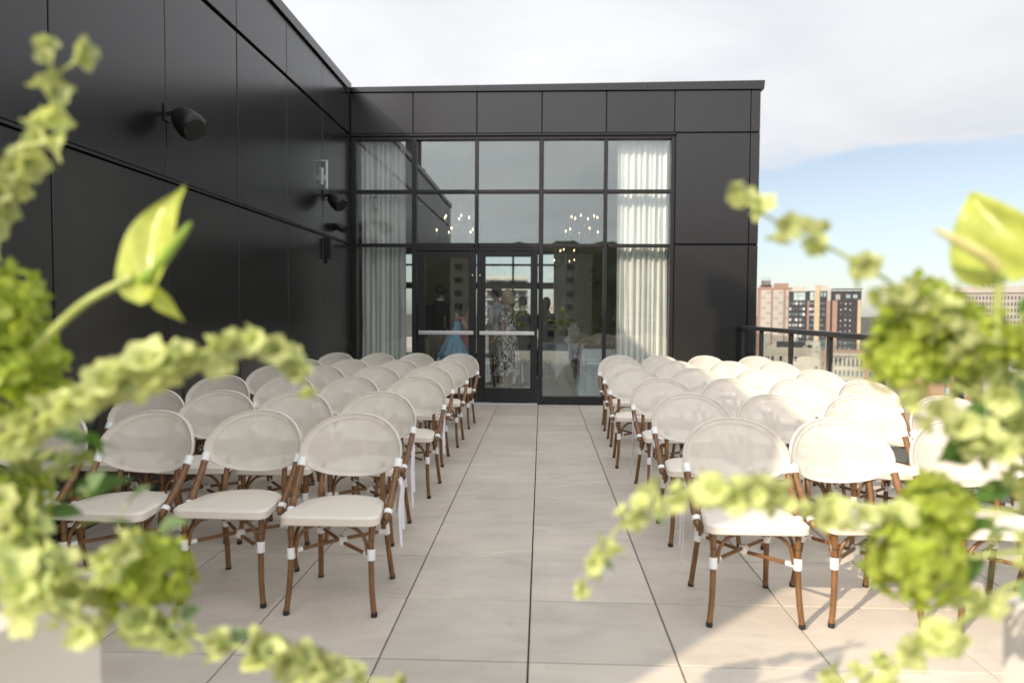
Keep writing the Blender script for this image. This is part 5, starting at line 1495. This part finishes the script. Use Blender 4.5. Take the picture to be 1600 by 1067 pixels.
# ---- left
LT, V0 = arrangement('left')
V1 = (V0[0] + 0.01, V0[1] - 0.02, V0[2] + 0.06)
bell_stem(LT, [V0, (-0.93, 1.06, 1.26), (-0.887, 1.05, 1.441), (-0.808, 1.0, 1.552), (-0.745, 0.97, 1.615), (-0.692, 0.95, 1.654), (-0.655, 0.93, 1.70), (-0.645, 0.92, 1.743), (-0.653, 0.92, 1.772)], 0.42, 0.58, 0.022, 3, 0.10)
bell_stem(LT, [V0, (-0.895, 1.05, 1.154), (-0.792, 1.0, 1.225), (-0.711, 0.97, 1.273), (-0.632, 0.95, 1.31), (-0.562, 0.94, 1.337), (-0.509, 0.94, 1.356), (-0.451, 0.95, 1.376), (-0.402, 0.97, 1.389), (-0.368, 0.99, 1.372), (-0.345, 1.0, 1.333), (-0.337, 1.0, 1.322)], 0.16, 0.66, 0.025, 3, 0.3)
bell_stem(LT, [V0, (-0.778, 1.0, 1.075), (-0.677, 0.98, 1.022), (-0.587, 0.97, 0.99), (-0.503, 0.97, 0.969), (-0.429, 0.97, 0.953), (-0.368, 0.98, 0.931), (-0.307, 0.99, 0.913), (-0.253, 1.0, 0.895), (-0.211, 1.0, 0.894)], 0.14, 0.64, 0.028, 3, 0.5)
bell_stem(LT, [V0, (-0.814, 1.0, 1.14), (-0.719, 0.95, 1.119), (-0.662, 0.92, 1.085), (-0.599, 0.92, 1.078), (-0.561, 0.93, 1.11)], 0.3, 0.66, 0.034, 3)
bell_stem(LT, [V0, (-0.79, 0.93, 1.10), (-0.70, 0.88, 1.085), (-0.628, 0.86, 1.050), (-0.571, 0.86, 1.02)], 0.35, 0.70, 0.036, 3)
bell_stem(LT, [V0, (-0.854, 1.05, 1.155), (-0.772, 1.05, 1.176), (-0.701, 1.05, 1.20)], 0.4, 0.62, 0.036, 3)
# a side bud near the top
q_ = B().tube([(-0.645, 0.92, 1.735), (-0.615, 0.92, 1.752), (-0.602, 0.92, 1.764)], 0.0022, 6).obj('side_shoot', 'stalk', LT, 60)
link('bell', BELLS[1], q_, (-0.616, 0.92, 1.756), (0.3, 1.4, 0.2), 0.55); link('bell', BELLS[2], q_, (-0.606, 0.92, 1.764), (0.2, 1.1, 0.0), 0.5)
for c, sc in (((-0.825, 1.03, 1.425), 1.05), ((-0.805, 1.05, 1.335), 0.98), ((-0.565, 0.985, 1.045), 0.88), ((-0.80, 1.02, 1.125), 0.85), ((-0.89, 1.04, 1.24), 0.85)):
    head(LT, c, sc)
    B().tube(catmull([V1, ((V1[0] + c[0]) / 2 - 0.01, (V1[1] + c[1]) / 2, (V1[2] + c[2]) / 2 + 0.01), c], 4), 0.0035, 6).obj('stem', 'stalk', LT, 60)
for base, d in (((-0.83, 1.09, 1.19), (0.7, 0.1, 0.1)), ((-0.74, 1.08, 1.215), (0.8, 0, 0.15)), ((-0.80, 1.08, 1.17), (0.6, -0.1, -0.25)), ((-0.66, 1.04, 1.11), (0.8, 0, -0.1)), ((-0.70, 1.05, 1.24), (0.7, 0, -0.5)),
                ((-0.84, 1.08, 1.28), (0.5, 0.2, 0.5)), ((-0.88, 1.06, 1.35), (0.3, 0.1, 0.8)), ((-0.64, 1.02, 1.03), (0.9, 0, 0.0)), ((-0.60, 1.0, 0.985), (0.8, 0.2, -0.5)), ((-0.80, 1.1, 1.10), (0.9, 0.2, 0.1)), ((-0.74, 1.08, 1.14), (0.9, 0.0, 0.3))):
    leaf(LT, base, d, rf_.uniform(0.55, 0.85))
for base, d in (((-0.62, 1.03, 1.14), (0.5, 0, 0.5)), ((-0.57, 1.02, 1.10), (0.6, 0, 0.35)), ((-0.66, 1.0, 1.17), (0.5, -0.2, 0.5)), ((-0.45, 0.99, 0.955), (0.7, 0, 0.2)), ((-0.52, 0.99, 0.985), (0.7, 0, 0.4)), ((-0.74, 1.04, 1.25), (0.8, 0, -0.2)), ((-0.85, 1.02, 1.12), (0.6, -0.4, 0.2))):
    leaf(LT, base, d, rf_.uniform(0.42, 0.66), GLEAVES)
# anthurium
ap = catmull([V1, (-0.95, 1.07, 1.187), (-0.83, 1.05, 1.314), (-0.753, 1.03, 1.375), (-0.663, 1.0, 1.437), (-0.588, 1.0, 1.477)], 6)
an_ = B().tube(ap, 0.0060, 8).obj('anthurium_stem', 'stalk', LT, 60)
sp = link('spathe', spathe_mesh(0.145, 0.047, 0.35, 0.9, 1, 0.25), an_, (-0.572, 1.0, 1.468)); oriented(sp, (0.02, 0.05, 1.0), (-0.28, -0.95, 0.1))
B().tube(catmull([(-0.575, 0.995, 1.472), (-0.550, 0.985, 1.482), (-0.518, 0.975, 1.515), (-0.486, 0.968, 1.550)], 4), [0.006, 0.0072, 0.0075, 0.0075, 0.0075, 0.0075, 0.0075, 0.0075, 0.007, 0.0065, 0.006, 0.0045, 0.002], 10).obj('spadix', ['spadix_g'], an_, 60)
fo = leaf_mesh(8, 0.058, 0.030, 'spathe', 0.5, 0.1); o = link('spathe_lobe', fo, an_, (-0.556, 0.995, 1.463)); oriented(o, (0.42, -0.1, -0.80), (-0.3, -0.9, 0.1))

# ---- right
RT, V0 = arrangement('right')
V1 = (V0[0] - 0.01, V0[1] - 0.02, V0[2] + 0.06)
bell_stem(RT, [V0, (0.72, 1.10, 1.222), (0.585, 1.08, 1.395), (0.511, 1.05, 1.468), (0.416, 1.02, 1.515), (0.36, 1.0, 1.535), (0.316, 1.0, 1.559), (0.28, 1.0, 1.583), (0.268, 1.0, 1.598)], 0.45, 0.50, 0.052, 4, 0.2, 0.0034)
bell_stem(RT, [V0, (0.75, 1.08, 1.10), (0.567, 1.05, 1.122), (0.443, 1.0, 1.147), (0.374, 0.98, 1.161), (0.327, 0.97, 1.176), (0.266, 0.97, 1.186), (0.208, 0.98, 1.181), (0.159, 1.0, 1.161), (0.12, 1.01, 1.132), (0.085, 1.02, 1.074), (0.060, 1.03, 1.022)], 0.28, 0.50, 0.029, 3, 0.3, 0.0034)
bell_stem(RT, [V0, (0.70, 1.03, 1.05), (0.587, 1.0, 1.0), (0.508, 0.98, 0.955), (0.478, 0.97, 0.92), (0.454, 0.97, 0.884)], 0.6, 0.55, 0.05, 4)
bell_stem(RT, [V0, (0.74, 1.08, 1.02), (0.616, 1.08, 0.95), (0.522, 1.08, 0.90), (0.447, 1.08, 0.865), (0.418, 1.08, 0.837)], 0.62, 0.55, 0.055, 4)
bell_stem(RT, [V0, (0.78, 1.05, 1.12), (0.70, 1.0, 1.17), (0.665, 0.97, 1.16), (0.635, 0.95, 1.11)], 0.45, 0.60, 0.040, 3)
bell_stem(RT, [V0, (0.80, 1.05, 1.20), (0.74, 1.02, 1.30), (0.69, 1.0, 1.36), (0.66, 0.98, 1.42)], 0.5, 0.60, 0.040, 3)
bell_stem(RT, [V0, (0.74, 1.06, 1.22), (0.63, 1.02, 1.34), (0.555, 0.99, 1.415), (0.50, 0.98, 1.45), (0.455, 0.98, 1.452)], 0.5, 0.58, 0.034, 3)
bell_stem(RT, [V0, (0.72, 1.03, 1.18), (0.62, 0.99, 1.25), (0.55, 0.98, 1.285), (0.50, 0.98, 1.31)], 0.55, 0.55, 0.036, 3)
for c, sc in (((0.542, 1.03, 1.422), 0.86), ((0.610, 1.05, 1.388), 0.86), ((0.512, 1.03, 1.362), 0.70), ((0.525, 1.0, 1.080), 0.92), ((0.572, 1.04, 1.150), 0.72), ((0.680, 0.99, 1.385), 0.66)):
    head(RT, c, sc)
    B().tube(catmull([V1, ((V1[0] + c[0]) / 2 + 0.03, (V1[1] + c[1]) / 2, (V1[2] + c[2]) / 2 + 0.01), c], 4), 0.0035, 6).obj('stem', 'stalk', RT, 60)
for base, d in (((0.545, 1.02, 1.335), (-0.4, 0, -0.75)), ((0.62, 1.02, 1.31), (-0.3, 0, -0.8)), ((0.62, 1.02, 1.27), (-0.5, 0, -0.3)), ((0.66, 1.04, 1.30), (-0.4, 0, -0.6)), ((0.67, 1.02, 1.42), (0.2, -0.2, 0.5)), ((0.66, 1.05, 1.36), (0.5, 0, 0.4)), ((0.67, 0.99, 1.44), (0.2, -0.2, -0.5)),
                ((0.64, 1.02, 1.14), (-0.6, 0, -0.3)), ((0.63, 1.02, 1.09), (-0.5, 0, -0.7)), ((0.66, 1.04, 1.07), (-0.4, 0, -0.7)), ((0.62, 1.04, 1.22), (-0.7, 0, 0.1)), ((0.70, 1.06, 1.18), (-0.8, 0, -0.2)), ((0.68, 1.06, 1.26), (-0.8, -0.1, 0.0)), ((0.60, 1.06, 1.33), (-0.6, 0.1, 0.3)), ((0.64, 1.03, 1.27), (-0.3, 0, -0.9)), ((0.60, 1.03, 1.19), (-0.7, 0, -0.1))):
    leaf(RT, base, d, rf_.uniform(0.5, 0.8))
for base, d in (((0.66, 1.0, 1.13), (-0.8, -0.1, 0.1)), ((0.70, 1.0, 1.17), (-0.7, -0.2, 0.1)), ((0.68, 0.98, 1.07), (-0.6, -0.2, -0.4)), ((0.68, 1.02, 1.30), (-0.2, 0, 0.9)), ((0.72, 1.0, 1.24), (-0.5, -0.3, 0.4)), ((0.72, 1.0, 1.22), (-0.7, -0.1, -0.3)), ((0.70, 1.0, 1.30), (-0.4, -0.2, -0.5))):
    leaf(RT, base, d, rf_.uniform(0.42, 0.66), GLEAVES)
for base, d in (((0.16, 1.0, 1.155), (0.4, 0, -0.7)), ((0.085, 1.02, 1.07), (0.7, 0, -0.3)), ((0.40, 0.985, 1.155), (-0.5, 0, 0.5)), ((0.30, 0.97, 1.18), (-0.5, 0, -0.6))):
    leaf(RT, base, d, 0.28, GLEAVES)
ap = catmull([V1, (0.80, 1.06, 1.15), (0.70, 1.05, 1.27), (0.640, 1.02, 1.39), (0.625, 1.0, 1.483)], 6)
an_ = B().tube(ap, 0.0060, 8).obj('anthurium_stem', 'stalk', RT, 60)
sp = link('spathe', spathe_mesh(0.100, 0.058, 0.5, -0.3, 3, 0.6), an_, (0.632, 1.0, 1.492)); oriented(sp, (-0.45, -0.25, 0.85), (-0.25, -0.70, -0.45))
B().tube(catmull([(0.612, 0.985, 1.490), (0.594, 0.975, 1.503), (0.555, 0.96, 1.520), (0.508, 0.948, 1.540)], 4), [0.0065, 0.008, 0.008, 0.008, 0.008, 0.008, 0.0078, 0.0075, 0.007, 0.0062, 0.0052, 0.0040, 0.002], 10).obj('spadix', 'spadix', an_, 60)
print('OBJECT COUNT', len(bpy.data.objects))
